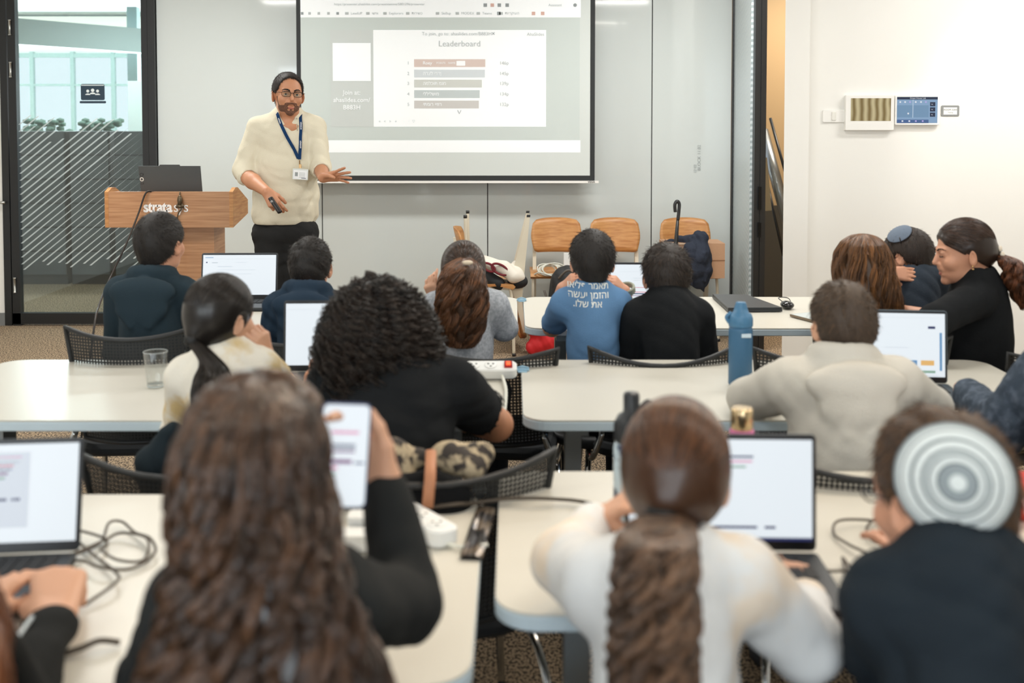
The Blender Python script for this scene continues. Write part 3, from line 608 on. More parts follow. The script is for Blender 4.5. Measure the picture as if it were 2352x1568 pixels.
# ---- lectern
LY = 6.25; lx0, lx1 = XatY(240, LY), XatY(535, LY); lcx = (lx0+lx1)/2; LW = lx1-lx0
L = thing('lectern', 'oak wood lectern with printed front panel standing at the left of the teacher', 'lectern', (lcx, LY+.2, 0))
zt, zb = P(400, 440, LY)[2], P(400, 522, LY)[2]
q = MB(); q.box((lcx, LY, (zt+zb)/2), (LW-.04, .022, zt-zb)); fp = q.build('front_panel', M_oakx, L)
for s in (-1, 1):
    q = MB(); q.prism([(-.012, zb), (-.012, zt+.0), (.05, zt+.022), (.10, zt+.02), (.34, zb+.14), (.34, zb+.055)][::-1], -.011, .011, ((0, 1, 0), (0, 0, 1), (1, 0, 0)), (lcx+s*(LW/2-.011), LY, 0)); q.build('side_panel', M_oak, L)
q = MB(); q.box((lcx, LY+.17, zb+.09), (LW-.045, .3, .018), rot('x', -.12)); q.build('shelf', M_oakx, L)
q = MB(); xa, xb = XatY(319, LY+.06), XatY(487, LY+.06); q.box(((xa+xb)/2, LY+.2, zb/2+.01), (xb-xa, .24, zb-.02)); q.build('column', M_oakx, L)
q = MB(); q.box(((xa+xb)/2, LY+.2, .015), (xb-xa+.22, .42, .03)); q.build('base_plate', M_oakx, L)
q = MB(); f = (P(329, 476, LY-.012), np.array([1., 0, 0]), np.array([0, 0, 1.]), np.array([0, -1., 0]))
puttext(q, 'strata', 0, 0, .088, f, 0, bold=.03, spacing=.88)
tw = max(v[0] for v in q.v)-f[0][0]
for i in range(len(q.v)): q.v[i] = (f[0][0]+(q.v[i][0]-f[0][0])*(.172/tw), q.v[i][1], q.v[i][2])
n0 = len(q.v); puttext(q, 'sys', .176, 0, .088, f, 0, bold=.0, spacing=.88); tw = max(v[0] for v in q.v[n0:])-f[0][0]-.176
for i in range(n0, len(q.v)): q.v[i] = (f[0][0]+.176+(q.v[i][0]-f[0][0]-.176)*(.088/tw), q.v[i][1], q.v[i][2])
q.build('printed_name', mat('print_white', (245, 245, 245), .6), fp)
# ---- laptops
M_lap = mat('laptop_dark', (52, 56, 60), .42, .3); M_bez = mat('bezel', (22, 24, 27), .35); M_key = mat('keys', (30, 31, 33), .6)
SCM = [E('scr_white', (234, 242, 248), .95), E('scr_red', (226, 96, 120), .8), E('scr_navy', (58, 66, 120), .6), E('scr_purple', (150, 90, 150), .6), E('scr_green', (150, 185, 165), .8), E('scr_grey', (190, 200, 208), .8), E('scr_blue', (110, 160, 205), .8), E('scr_orange', (245, 195, 120), .8), E('scr_pink', (240, 150, 190), .8), E('scr_pale', (222, 230, 240), .85)]
def laptop(label, hinge, rz, w, h, tilt, content, body=None, text=None, d=None, grp='open laptops'):
    body = body or M_lap; t = thing('laptop', label, 'laptop', hinge, rz, group=grp, local=True); d = d or w*.66
    q = MB(); q.prism(rrect(w, d, .012, 4), .0, .016, o=(0, -d/2-.005, 0), bev=.003); b = q.build('base', body, t)
    q = MB(); n = 0
    for r in range(5):
        for k in range(13): q.box((-.43*w+(k+.5)*.86*w/13, -.035-r*.02, .017), (.86*w/13-.003, .017, .003))
    q.build('keyboard', M_key, b); q = MB(); q.prism(rrect(w*.3, d*.28, .004, 3), .016, .0168, o=(0, -d*.8, 0)); q.build('touchpad', M_bez, b)
    A = rot('x', -tilt); u = A @ np.array([0, 0, 1.]); nf = A @ np.array([0, -1., 0]); r = np.array([1., 0, 0]); o = np.array([0, .004, .014])
    q = MB(); q.prism([(a, c+h/2) for a, c in rrect(w, h, .01, 4)], -.006, .0, (r, u, -nf*-1), o, bev=.002); lid = q.build('lid', body, t)
    f = (o+nf*.0005, r, u, nf); q = MB(); bz = .008; 
    q.raw([f[0]+r*a+u*(c+h/2)+nf*.0005 for a, c in rrect(w-.006, h-.006, .008, 4)], [list(range(20))]); q.build('bezel', M_bez, lid)
    q = MB(); sx0, sx1, sy0, sy1 = -w/2+bz, w/2-bz, .02, h-.01; SW, SH = sx1-sx0, sy1-sy0; card(q, sx0, sy0, sx1, sy1, f, 0, .0015)
    for (x0, y0, x1, y1, mi) in content: card(q, sx0+x0*SW, sy0+y0*SH, sx0+x1*SW, sy0+y1*SH, f, mi, .002)
    for (s_, x_, y_, sz, mi) in (text or []): puttext(q, s_, sx0+x_*SW, sy0+y_*SH, sz, f, mi, off=.0022)
    q.build('screen', SCM, lid); return t
def hp(px, py, z=.742):
    """table-top point under a pixel"""
    v = ((784-py)+SHIFT)/F; r = np.array([(px-1176)/F, math.cos(PITCH)+v*math.sin(PITCH), -math.sin(PITCH)+v*math.cos(PITCH)]); t = (z-CH)/r[2]
    return np.array([r[0]*t, r[1]*t, z])
page = [(.0, .9, 1, .905, 9), (.03, .93, .14, .945, 6), (.04, .8, .06, .83, 2), (.12, .8, .2, .815, 5), (.45, .81, .6, .82, 9), (.2, .7, .4, .72, 9), (.2, .62, .72, .63, 9), (.2, .52, .66, .53, 9)]
laptop('laptop with a plain white page on screen between the two hooded boys', hp(548, 694), .02, .355, .215, .16, page)
bars = [(.1, .36, .95, .372, 1), (.1, .23, .98, .245, 1), (.3, .18, .96, .205, 2), (.3, .13, .95, .145, 3), (.3, .06, .9, .075, 4), (.3, -.0, .62, .02, 2), (.3, .8, .9, .806, 9), (.5, .62, .8, .625, 5), (.5, .56, .8, .565, 5)]
laptop('laptop with red and navy bars glowing between the blue and black shirts', hp(1455, 708), -.03, .34, .192, .15, bars)
laptop('laptop in front of the curly haired woman, its left half in view', hp(790, 862), .03, .40, .232, .10, [(0, .9, 1, .905, 9), (.42, .7, .6, .76, 8), (.42, .5, .56, .54, 3), (.44, .3, .6, .38, 8), (.36, .2, .5, .24, 5)])
laptop('laptop with a blue framed form on screen beside the beige hooded boy', hp(2032, 888), -.11, .385, .228, .08, [(.27, .1, .32, .72, 6), (.36, .18, .77, .26, 6), (.8, .18, .91, .26, 7), (.36, .06, .92, .1, 4), (.955, .1, .975, .7, 6), (.33, .02, .95, .025, 5), (.0, .93, 1, .935, 9), (.86, .76, .92, .8, 2), (.5, .45, .7, .46, 9)], mat('laptop_steel', (92, 104, 112), .4, .5))
Bn = [(0, .86, .38, .875, 8), (0, .80, .36, .83, 5), (.0, .77, .32, .79, 1), (0, .73, .31, .755, 2), (0, .685, .28, .715, 3), (0, .64, .26, .665, 4), (.0, .42, .28, .45, 2), (.31, .42, .38, .45, 2), (0, .15, .42, .92, 9)]
Bn = [Bn[-1]]+Bn[:-1]
laptop('black laptop at the lower left edge with coloured bars on screen', hp(-45, 1292)+[.0, 0, 0], .10, .36, .212, .20, [(.42+x0*.72, y0, .42+x1*.72, y1, m_) if m_ != 9 else (x0, y0, .74, y1, m_) for x0, y0, x1, y1, m_ in Bn], text=[])
laptop('large laptop in the back row lit white, beside the navy bottle', hp(1655, 1282), -.03, .365, .222, .06, [(.3, .82, .68, .84, 2), (.3, .775, .675, .792, 8), (.3, .72, .64, .74, 4), (.44, .12, .7, .145, 2), (.74, .12, .8, .145, 2), (0, 0, 1, .03, 2), (.0, .03, 1, .035, 5)])
q = None
# closed laptop, presentation laptop
t = thing('laptop', 'closed dark grey laptop lying on the front right table', 'laptop', hp(1712, 699), .0, group='laptops', local=True); A = hp(1632, 685); 
q = MB(); cs = [hp(1636, 684), hp(1716, 686), hp(1797, 716), hp(1672, 717)]; c_ = hp(1712, 699)
loc = [(p-c_)[:2] for p in cs]; q.prism([tuple(p) for p in loc][::-1], .001, .012); b = q.build('base', M_lap, t); q = MB(); q.prism([tuple(p*.99) for p in loc][::-1], .0125, .02); q.build('lid', M_lap, t)
pz = zb+.115; t = thing('laptop', 'dark grey laptop with round lid logo standing open on the lectern', 'laptop', (XatY(392, LY+.12), LY+.14, pz), 0, group='laptops', local=True)
q = MB(); q.prism(rrect(.37, .2, .01, 4), 0, .014, o=(0, .105, 0), bev=.002); q.build('base', M_lap, t)
zz = P(390, 384, LY+.1)[2]-pz
A = rot('x', .16); u = A @ np.array([0, 0, 1.]); nf = A @ np.array([0, -1., 0])
q = MB(); q.prism([(-.18, 0), (.185, 0), (.18, zz*1.0), (.06, zz), (.055, zz+.008), (-.06, zz+.008), (-.065, zz), (-.19, zz)], -.006, 0, (np.array([1., 0, 0]), u, nf*1), (0, .0, .01)); lid = q.build('lid', mat('laptop_back', (88, 92, 94), .4, .4), t)
q = MB(); f = (np.array([-.172, .0, .01])+u*(zz*.52)+nf*.0005, u, -np.array([1., 0, 0]), nf)
puttext(q, 'L', 0, -.0, .03, f, 0); puttext(q, 'O', .019, 0, .032, f, 1, bold=.03); puttext(q, 'Q', .047, 0, .03, f, 0); q.build('lid_lettering', [mat('logo_dark', (44, 44, 46), .3), mat('logo_pale', (225, 225, 220), .3)], lid)
# cables from the lectern
q = MB(); q.tube(spline([P(352, 441, LY-.0), P(335, 443, LY-.03), P(318, 490, LY-.06), P(290, 560, 6.1), P(252, 640, 6.0), P(228, 700, 5.6), P(215, 760, 5.3), [P(215, 760, 5.3)[0]-.05, 5.25, .01]], 8), .0055, 8)
tag(q.build('black_cable', mat('cable_black', (38, 32, 28), .5)), 'thin black cable falling from the lectern top down to the carpet', 'cable')
q = MB(); c = P(413, 460, LY-.03); q.tube(spline([P(413, 441, LY-.015), c, P(416, 480, LY-.03), P(407, 505, LY-.03), P(404, 640, LY-.03)], 6), .004, 8); q.ball(c, (.016, .014, .03), 12); q.ball(c-[0, 0, .035], (.022, .016, .012), 12)
for s in (-1, 1): q.tube([c-[s*.012, 0, .02], c-[s*.02, 0, .045]], .006, 8)
tag(q.build('microphone_cable', mat('mic', (96, 84, 66), .35, .6)), 'small clipped microphone with cable hanging over the lectern lettering', 'microphone')
# ---- projection screen
SY = 8.1; sl, sr = XatY(683, SY), XatY(1366, SY); sb = P(1000, 415, SY)[2]; sw = sr-sl
S = thing('projection_screen', 'big pull-down projection screen with black border showing a leaderboard slide', 'screen', ((sl+sr)/2, SY, sb))
q = MB(); q.box(((sl+sr)/2, SY, (sb+3.03)/2), (sw, .006, 3.03-sb)); q.build('black_border', mat('screen_border', (38, 41, 42), .7), S)
il, ir, ib = XatY(693, SY), XatY(1355, SY), P(1000, 403, SY)[2]
q = MB(); f = (np.array([0, SY-.004, 0]), np.array([1., 0, 0]), np.array([0, 0, 1.]), np.array([0, -1., 0]))
card(q, il, ib, ir, 3.03, f, 0, .0); fab = q.build('screen_fabric', mat('screen_fabric', (212, 218, 215), .8), S)
X = lambda px: XatY(px, SY); Z = lambda py: P(1000, py, SY)[2]
SW_ = [mat('proj_white', (240, 243, 244), .8, emit=.14), mat('proj_grey', (202, 211, 208), .8), mat('proj_slide', (203, 209, 207), .8), mat('proj_text', (186, 191, 191), .8), mat('proj_red', (214, 196, 188), .8, emit=.03), mat('proj_blue', (212, 219, 223), .8), mat('proj_olive', (208, 211, 206), .8), mat('proj_teal', (196, 205, 206), .8), mat('proj_brown', (205, 203, 200), .8), mat('proj_orange', (214, 176, 164), .8), mat('proj_dark', (150, 156, 158), .8)]
q = MB()
card(q, il, Z(40), X(1333), 3.03, f, 0, .001); card(q, il, Z(322), X(1331), Z(41), f, 1, .001); card(q, il, Z(350), X(1333), Z(322), f, 0, .001)
card(q, X(761), Z(291), X(859), Z(69), f, 2, .002); card(q, X(859), Z(291), X(1254), Z(69), f, 0, .002); card(q, X(766), Z(186), X(853), Z(99), f, 0, .003)
q.raw([(a, SY-.0075, b) for a, b in rrect(X(853)-X(766), Z(99)-Z(186), .012, 4, (X(853)+X(766))/2, (Z(99)+Z(186))/2)], [list(range(20))], 0)
T_ = lambda s, px, py, sz, mi, al='LEFT', bo=0: puttext(q, s, X(px), Z(py), sz, f, mi, bold=bo, align=al, off=.005)
T_('Leaderboard', 1056, 101, .062, 3, 'CENTER'); T_('To join, go to: ahaslides.com/B883H', 1050, 78, .036, 3, 'CENTER'); T_('×', 1129, 78, .05, 10); T_('AhaSlides', 1210, 79, .034, 3)
T_('Join at:', 809, 213, .048, 0, 'CENTER', .01); T_('ahaslides.com/', 809, 230, .048, 0, 'CENTER', .01); T_('B883H', 809, 247, .048, 0, 'CENTER', .01)
for k, (y, xe, mi, nm, sc) in enumerate([(145, 1115, 4, 'Roey', '146p'), (169, 1114, 5, 'הרצל ירדן', '145p'), (192, 1107, 6, 'המלכות מגמ', '139p'), (216, 1102, 7, 'יללילשומ', '134p'), (240, 1100, 8, 'יתמור ייזור', '132p')]):
    card(q, X(952), Z(y+9), X(xe), Z(y-9), f, mi, .003); T_(nm, 972, y, .034, 0, bo=.01); T_(str(k+1), 936, y, .035, 3); T_(sc, 1147, y, .036, 3)
card(q, X(1049), Z(151), X(1069), Z(140), f, 0, .004); T_('POINTS', 1003, 145, .02, 0); T_('NAME', 1030, 145, .02, 0); T_('∨', 1050, 257, .05, 10)
for i, px in enumerate((874, 886, 898, 911, 926, 938, 951)): T_('=<>+▫▫♡'[i], px-4, 279, .03, 3)
for i, px in enumerate((697, 714, 735, 757, 778)): card(q, X(px-3), Z(34), X(px+3), Z(28), f, 10 if i in (0, 4) else 3, .003)
for px, s in ((808, 'LeadUP'), (856, 'ישיא'), (895, 'Explorers'), (947, 'תורישכ'), (1015, 'Skillup'), (1060, 'MODEX'), (1108, 'Teams'), (1160, 'תוירקיעה')): T_(s, px, 31, .028, 3); card(q, X(px-13), Z(34), X(px-5), Z(28), f, 3, .003)
for px, mi in ((1225, 9), (1246, 9), (1146, 10), (1115, 10), (1131, 9), (1147, 10), (1165, 10)): y = 31 if px > 1200 else (12 if px != 1146 else 31); card(q, X(px-4), Z(y+4), X(px+4), Z(y-4), f, mi, .003)
T_('https://presenter.ahaslides.com/presentations/5801396/presenter', 770, 10, .026, 3); T_('Assistant', 1259, 12, .028, 3); q.ball((X(1320), SY-.006, Z(12)), (.014, .001, .014), 12, mi=10)
q.build('projected_picture', SW_, fab)
q = MB(); xa, xb = XatY(679, SY), XatY(1375, SY); zc = P(1000, 417.5, SY)[2]; q.box(((xa+xb)/2, SY-.005, zc), (xb-xa, .03, .017)); bar = q.build('bottom_bar', M_pl, S)
q = MB(); f2 = (np.array([XatY(1350, SY), SY-.022, zc]), np.array([1., 0, 0]), np.array([0, 0, 1.]), np.array([0, -1., 0])); puttext(q, 'VEGA', 0, 0, .02, f2, 0, bold=.02, spacing=1.1); q.build('maker_lettering', M_black, bar)
q = MB(); q.box(((sl+sr)/2, SY+.02, 2.97), (sw+.2, .12, .12)); q.build('roller_case', M_pl, S)

# ---- things along the front wall
def P0(px, Y, z): return np.array([XatY(px, Y), Y, z])
bx = thing('cardboard_box', 'brown cardboard box standing on the rightmost wooden chair', 'box', P0(1590, 7.72, .47), .0, local=True)
q = MB(); q.box((0, .0, .125), (.43, .28, .25)); q.build('carton', mat('cardboard', (193, 152, 120), .8, bump=.1), bx)
q = MB(); q.box((-.1, -.142, .247), (.235, .004, .008)); q.box((.1, -.142, .13), (.232, .003, .004), mi=1); q.build('flap_edge', [mat('card_edge', (214, 190, 165), .8), mat('card_dark', (150, 110, 80), .8)], bx)
def fold_cloth(name, prims, res, m, folds=.004, f=40, cuts=(), parent=None, seed=0):
    g = Grid(prims, res, pad=.01, ext=folds); g.folds(folds*.55, f*1.9, seed)
    for c in cuts: g.cut(*c)
    return npmesh(name, [g.mesh()], m, parent)
c = P0(1603, 7.55, 0)
jk = fold_cloth('navy_jacket', [cap(c+[-.10, .13, .735], c+[.02, .05, .74], .035, .045), cap(c+[.02, .05, .735], c+[.0, .0, .62], .075, .085, k=.04), cap(c+[-.05, -.01, .68], c+[-.03, -.01, .53], .05, .07, k=.03), cap(c+[.05, .0, .66], c+[.05, -.01, .54], .045, .06, k=.04), ell(c+[.015, -.02, .50], (.08, .03, .1), k=.02), cap(c+[.01, -.02, .46], c+[.045, -.02, .385], .045, .006, k=.01), cap(c+[-.06, -.03, .62], c+[-.045, -.045, .44], .022, .012, k=.008), cap(c+[.04, -.06, .66], c+[.05, -.05, .46], .02, .012, k=.008), cap(c+[-.14, .14, .725], c+[-.3, .14, .722], .012, .008, k=.02)], .006, mat('navy_cloth', (34, 42, 58), .85, bump=.25, bscale=120), .0065, 38)
tag(jk, 'dark navy jacket draped over the cardboard box', 'jacket')
u = thing('umbrella', 'closed black umbrella with hooked handle leaning on the cardboard box', 'umbrella', P0(1552, 7.5, .0))
a = P0(1556, 7.5, 1.0); b_ = P0(1549, 7.52, .06)
q = MB(); hk = [P(1551, 487, 7.5), P(1550, 470, 7.5), P(1555, 462, 7.5), P(1560, 468, 7.5), P(1559, 487, 7.5), P(1557, 505, 7.5)]; q.tube(spline(hk, 6), .012, 10); q.build('handle', mat('grip_black', (42, 42, 44), .3), u)
q = MB(); q.tube([P(1557, 500, 7.5), P(1552, 565, 7.5), P(1550, 640, 7.52), b_], .010, 10, r1=.028); q.lathe([(.008, -.05), (.008, .02)], b_, 8); q.build('folded_canopy', M_black, u)
# varsity style bag on sideways chair
bg = thing('patterned_jacket', 'white jacket with maroon lettering over black sleeves on the sideways chair', 'jacket', P0(1140, 7.3, .46))
c = P0(1145, 7.25, .0)
fold_cloth('black_sleeve', [cap(c+[-.14, .0, .56], c+[.0, -.06, .49], .05, .045, k=.03), cap(c+[-.14, .06, .6], c+[.08, .04, .58], .05, .03), ell(c+[.13, -.02, .5], (.07, .06, .05), k=.03)], .008, mat('black_cloth', (30, 32, 34), .85), .005, 40, parent=bg)
fold_cloth('white_body', [ell(c+[-.02, -.02, .60], (.13, .06, .035), rot('y', .35), k=.03), cap(c+[-.10, .02, .64], c+[.04, -.03, .595], .035, .035, k=.04), cap(c+[.04, -.05, .6], c+[.1, -.07, .54], .04, .045, k=.04), cap(c+[.12, .02, .61], c+[.15, -.04, .53], .03, .03, k=.05)], .007, mat('cream_cloth', (226, 220, 208), .85), .003, 30, parent=bg)
q = MB()
for ox, s_ in ((.0, 1.0), (-.075, .75)):
    q.tube([c+np.array([ox+.055*s_*math.cos(t)+.01, -.092-.008*math.sin(t)*0, .592+.034*s_*math.sin(t)-.18*ox-.05*math.cos(t)*s_*.4]) for t in np.linspace(0, 2*PI, 26, endpoint=False)], .0085, 6, close=True)
q.build('maroon_lettering', mat('maroon', (112, 36, 44), .9), bg)
# cable coil on chair
q = MB(); c = P0(1262, 7.68, .505)
for k in range(7):
    a = rng.uniform(-.4, .4, 3); R = rot('x', .9+a[0]) @ rot('y', a[1]*.7); q.tube([c+np.array([.01*k-.02, .0, .012])+R @ np.array([(.07+.003*k)*math.cos(t), .05*math.sin(t), 0]) for t in np.linspace(0, 2*PI, 24, endpoint=False)], .0045, 6, close=True)
q.tube(spline([c+[-.11, -.02, -.02], c+[-.07, -.05, .0], c+[.0, -.05, -.02], c+[.06, -.06, -.03]], 6), .0055, 6)
tag(q.build('cable_coil', mat('cable_white', (222, 222, 210), .45)), 'coiled white cable lying on the oak chair seat beside the black backpack', 'cable')
bp_ = thing('backpack', 'black open backpack slumped between the two middle oak chairs', 'backpack', P0(1300, 7.45, .0)); c = P0(1302, 7.45, 0)
fold_cloth('bag_body', [cap(c+[-.01, 0, .12], c+[0, .02, .42], .14, .12, k=.05), ell(c+[.01, .0, .50], (.11, .08, .08), k=.04), ell(c+[-.03, -.12, .26], (.09, .06, .13), k=.04)], .009, mat('bag_black', (38, 40, 42), .6, bump=.2), .005, 30, parent=bp_)
q = MB(); q.tube(spline([c+[-.06, -.09, .5], c+[-.0, -.11, .56], c+[.06, -.08, .53]], 6), .008, 8); q.tube(spline([c+[-.16, -.1, .42], c+[-.12, -.14, .3], c+[-.09, -.15, .2]], 6), .012, 8, flat=.4); q.build('strap', mat('strap_grey', (90, 84, 78), .6), bp_)
rb = fold_cloth('red_bag', [ell(P0(1240, 7.2, .21), (.1, .09, .1)), cap(P0(1228, 7.2, .06), P0(1262, 7.2, .1), .06, .08, k=.05), cap(P0(1237, 7.2, .26), P0(1250, 7.2, .3), .02, .012, k=.03)], .008, mat('red_cloth', (206, 32, 40), .6), .006, 30); tag(rb, 'bright red cloth bag on the floor below the oak chair with the cable', 'bag')
q = MB(); q.prism(rrect(.05, .11, .004, 3), -.02, .02, ((1, 0, 0), (0, 0, 1), (0, 1, 0)), P0(1303, 7.8, .6)-[0, 0, .03]); q.box(P0(1303, 7.8, .49), (.05, .06, .06)); tag(q.build('white_packet', mat('packet', (232, 236, 236), .5)), 'small white packet standing on the oak chair behind the black backpack', 'packet')
q = MB(); q.ball(P0(1412, 7.72, .50), (.07, .07, .055), 18); q.lathe([(.085, -.004), (.085, .008)], P0(1412, 7.72, .475), 20); tag(q.build('yellow_cap', mat('yellow', (236, 178, 60), .45)), 'yellow hard round cap lying on the oak chair behind the bar chart laptop', 'hat')

# ---- things on the tables
b1 = thing('water_bottle', 'tall matte blue water bottle with carry loop on the middle row table', 'bottle', hp(1700, 884)); c = hp(1700, 884)
R0 = .0375
q = MB(); q.lathe([(R0*.9, 0), (R0, .006), (R0, .172), (R0*.98, .182), (R0*.93, .187)], c, 28); q.build('bottle_body', mat('bottle_blue', (58, 104, 138), .45), b1)
q = MB(); q.lathe([(R0*.93, .187), (R0*1.02, .191), (R0*1.02, .214), (R0*.9, .228), (.024, .234), (.02, .25), (.016, .262), (.015, .265)], c, 28); q.tube(spline([c+[-.036, 0, .2], c+[-.045, 0, .218], c+[-.03, 0, .232]], 5), .006, 8); q.build('lid', mat('lid_blue', (72, 122, 158), .4), b1)
q = MB(); q.box(c+[.01, -.036, .165], (.03, .006, .012)); q.build('pale_label', mat('label_pale', (205, 222, 232), .5), b1)
b2 = thing('water_bottle', 'patterned sports bottle with black flip lid left of the ponytail girl', 'bottle', hp(1449, 1195)); c = hp(1449, 1195)
m = mat('bottle_pattern', (205, 222, 230), .35, noise=(22, (44, 66, 96), .48, .54))
q = MB(); c = c-[.0, 0, .045]; q.lathe([(.034, .046), (.037, .05), (.037, .2), (.033, .215)], c, 26); q.build('bottle_body', m, b2)
q = MB(); q.lathe([(.034, .213), (.037, .22), (.037, .25), (.028, .268), (.017, .275), (.017, .31), (.015, .315)], c, 22); q.tube(spline([c+[.01, 0, .27], c+[.035, 0, .295], c+[.046, 0, .275], c+[.03, 0, .25]], 6), .007, 8); q.build('lid', mat('lid_black', (36, 40, 44), .4), b2)
b3 = thing('water_bottle', 'navy bottle with pink ring and gold cap behind the large laptop', 'bottle', hp(1702, 1178)); c = hp(1702, 1178)
q = MB(); q.lathe([(.03, 0), (.033, .006), (.033, .14), (.027, .16), (.024, .165)], c, 24); q.build('bottle_body', mat('navy_gloss', (44, 56, 84), .3), b3)
q = MB(); q.lathe([(.0245, .165), (.0255, .167), (.0255, .179), (.0245, .181)], c, 24); q.build('pink_ring', mat('pink', (226, 120, 175), .5), b3)
q = MB(); q.lathe([(.022, .181), (.0238, .184), (.0238, .222), (.021, .227), (.019, .227)], c, 24); q.build('cap', mat('gold', (214, 190, 150), .22, 1), b3)
gl_ = M_glass.copy(); gl_.name = 'cup_glass'; gl_.node_tree.nodes['Transparent BSDF'].inputs[0].default_value = (.93, .95, .95, 1); c = hp(358, 888)
q = MB(); q.lathe([(.001, .001), (.025, .001), (.0265, .004), (.0375, .112), (.0365, .1135)], c, 32, cap=False); q.lathe([(.001, .012), (.0265, .012)], c, 32, cap=False); q.tube([c+[.0372*math.cos(t), .0372*math.sin(t), .1125] for t in np.linspace(0, 2*PI, 32, endpoint=False)], .0009, 6, mi=1, close=True); q.tube([c+[.0255*math.cos(t), .0255*math.sin(t), .005] for t in np.linspace(0, 2*PI, 32, endpoint=False)], .002, 6, mi=1, close=True); cup = q.build('drinking_glass', [gl_, mat('glass_rim', (222, 230, 230), .1, alpha=.55)]); tag(cup, 'empty clear drinking glass standing on the left middle-row table', 'glass')
ms = thing('computer_mouse', 'glossy black computer mouse beside the closed laptop', 'mouse', hp(1808, 708)); c = hp(1808, 708)
q = MB(); q.ball(c+[0, 0, .016], (.03, .045, .018), 18); q.build('shell', mat('gloss_black', (24, 24, 26), .12), ms); q = MB(); q.tube(spline([c+[0, .04, .016], c+[-.02, .08, .035], c+[.03, .1, .03], c+[.035, .06, .01]], 6), .002, 6); q.build('cord', M_black, ms)
q = MB(); pts = [hp(1814, 727), hp(1868, 721), hp(1880, 742), hp(1868, 741)]; q.prism([tuple(p[:2]) for p in pts][::-1], .743, .753); q2 = thing('tablet', 'slim tablet lying on the front right table in front of the mouse', 'tablet', hp(1845, 733)*[1, 1, 1]); q.build('case', mat('case_tan', (120, 104, 84), .5), q2)
q = MB(); cc = sum(pts)/4; q.prism([tuple((cc+(p-cc)*.93)[:2]) for p in pts][::-1], .7531, .754); q.build('display', mat('display_pale', (196, 206, 206), .2), q2)
# clamps joining tables
for (px, py, lab) in ((1198, 690, 'pale blue tape clip holding the two front row tables together'), (1200, 850, 'pale blue tape clip holding the two middle row tables together')):
    c = hp(px, py, .741); q = MB(); q.box(c+[0, 0, .004], (.045, .03, .006)); q.tube([c+[-.02, 0, .008], c+[.0, 0, .014], c+[.02, 0, .008]], .003, 6); q.box(c+[0, -.0, .0], (.03, .06, .004)); tag(q.build('table_clip', mat('clip_blue', (150, 185, 205), .35)), lab, 'clip', 'table clips')
# power strips
def power_strip(label, c, rz, n=4):
    t = thing('power_strip', label, 'power strip', c, rz, local=True); q = MB(); L_ = .06*n+.05; q.prism(rrect(L_, .06, .02, 6), 0, .035, bev=.004); q.build('housing', mat('strip_white', (236, 238, 236), .35), t)
    for k in range(n):
        q = MB(); x = -L_/2+.04+k*.055; q.lathe([(.02, .035), (.021, .0365), (.018, .037)], (x, 0, 0), 16)
        for s in (-1, 0, 1): q.lathe([(.0035, .0371), (.0035, .0378)], (x+s*.008, .006 if s else -.008, 0), 8, mi=1)
        q.build('socket', [mat('strip_white', (236, 238, 236), .35), mat('hole', (90, 92, 92), .6)], t)
    q = MB(); q.box((L_/2-.028, 0, .037), (.026, .032, .008), mi=0); q.box((L_/2-.028, 0, .042), (.014, .018, .004), mi=1); q.build('red_switch', [mat('red_rocker', (200, 20, 16), .3, emit=.5), mat('red_glow', (255, 90, 50), .3, emit=2.2)], t); return t
ps = power_strip('white power strip with lit red switch beside the black T-shirt sleeve', hp(1085, 868), .02); ps.rotation_euler = (.35, 0, .02); ps.location.z += .012
q = MB(); c = hp(1085, 868); q.tube(spline([c+[.12, 0, .02], hp(1150, 862)+[0, 0, .02], hp(1162, 900)+[0, 0, .008], hp(1158, 960)+[0, 0, .006]], 8), .005, 8); tag(q.build('white_cable', mat('cable_white', (222, 222, 210), .45)), 'white cable running from the lit power strip over the table end', 'cable')
ps = power_strip('white power strip with red switch near the phone sleeve in the back row', hp(960, 1215), 2.2, 3)
q = MB(); q.tube(spline([hp(985, 1225)+[0, 0, .01], hp(1010, 1250)+[0, 0, .006], hp(1060, 1262)+[0, 0, .006], hp(1120, 1258)+[0, 0, .006]], 6), .004, 8); tag(q.build('white_cable', mat('cable_white', (222, 222, 210), .45)), 'white cable curving over the left back table toward its edge', 'cable')
q = MB(); q.prism(rrect(.07, .05, .008, 3), 0, .03, o=hp(815, 1255)); q.prism(rrect(.06, .045, .008, 3), 0, .045, o=hp(835, 1230)); tag(q.build('plug_adapter', mat('strip_white', (236, 238, 236), .35)), 'white plug adapter under the raised phone', 'adapter')
q = MB(); q.prism(rrect(.045, .05, .006, 3), 0, .02, o=hp(965, 1168)); tag(q.build('white_charger', mat('strip_white', (236, 238, 236), .35)), 'small white charger block at the far edge of the left back table', 'charger')
# snack wrapper at table end
pts = [hp(1056, 1284), hp(1108, 1286), hp(1138, 1176), hp(1098, 1165)]; q = MB(); n = 7; V = []
for j in range(n):
    for i in range(n):
        a, b = i/(n-1), j/(n-1); p = (pts[0]*(1-a)+pts[1]*a)*(1-b)+(pts[3]*(1-a)+pts[2]*a)*b; V.append(p+[0, 0, .006+.014*rng.random()*(1 if 0 < i < n-1 and 0 < j < n-1 else .2)])
q.raw(V, [(j*n+i, j*n+i+1, (j+1)*n+i+1, (j+1)*n+i) for j in range(n-1) for i in range(n-1)], 0)
q.raw([np.array(v)*[1, 1, 0]+[0, 0, .7425] for v in V], [(j*n+i, (j+1)*n+i, (j+1)*n+i+1, j*n+i+1) for j in range(n-1) for i in range(n-1)], 0)
tag(q.build('snack_wrapper', mat('wrapper', (120, 105, 88), .25, .7, noise=(14, (50, 48, 50), .45, .55))), 'crumpled shiny brown and blue wrapper at the right end of the left back table', 'wrapper')
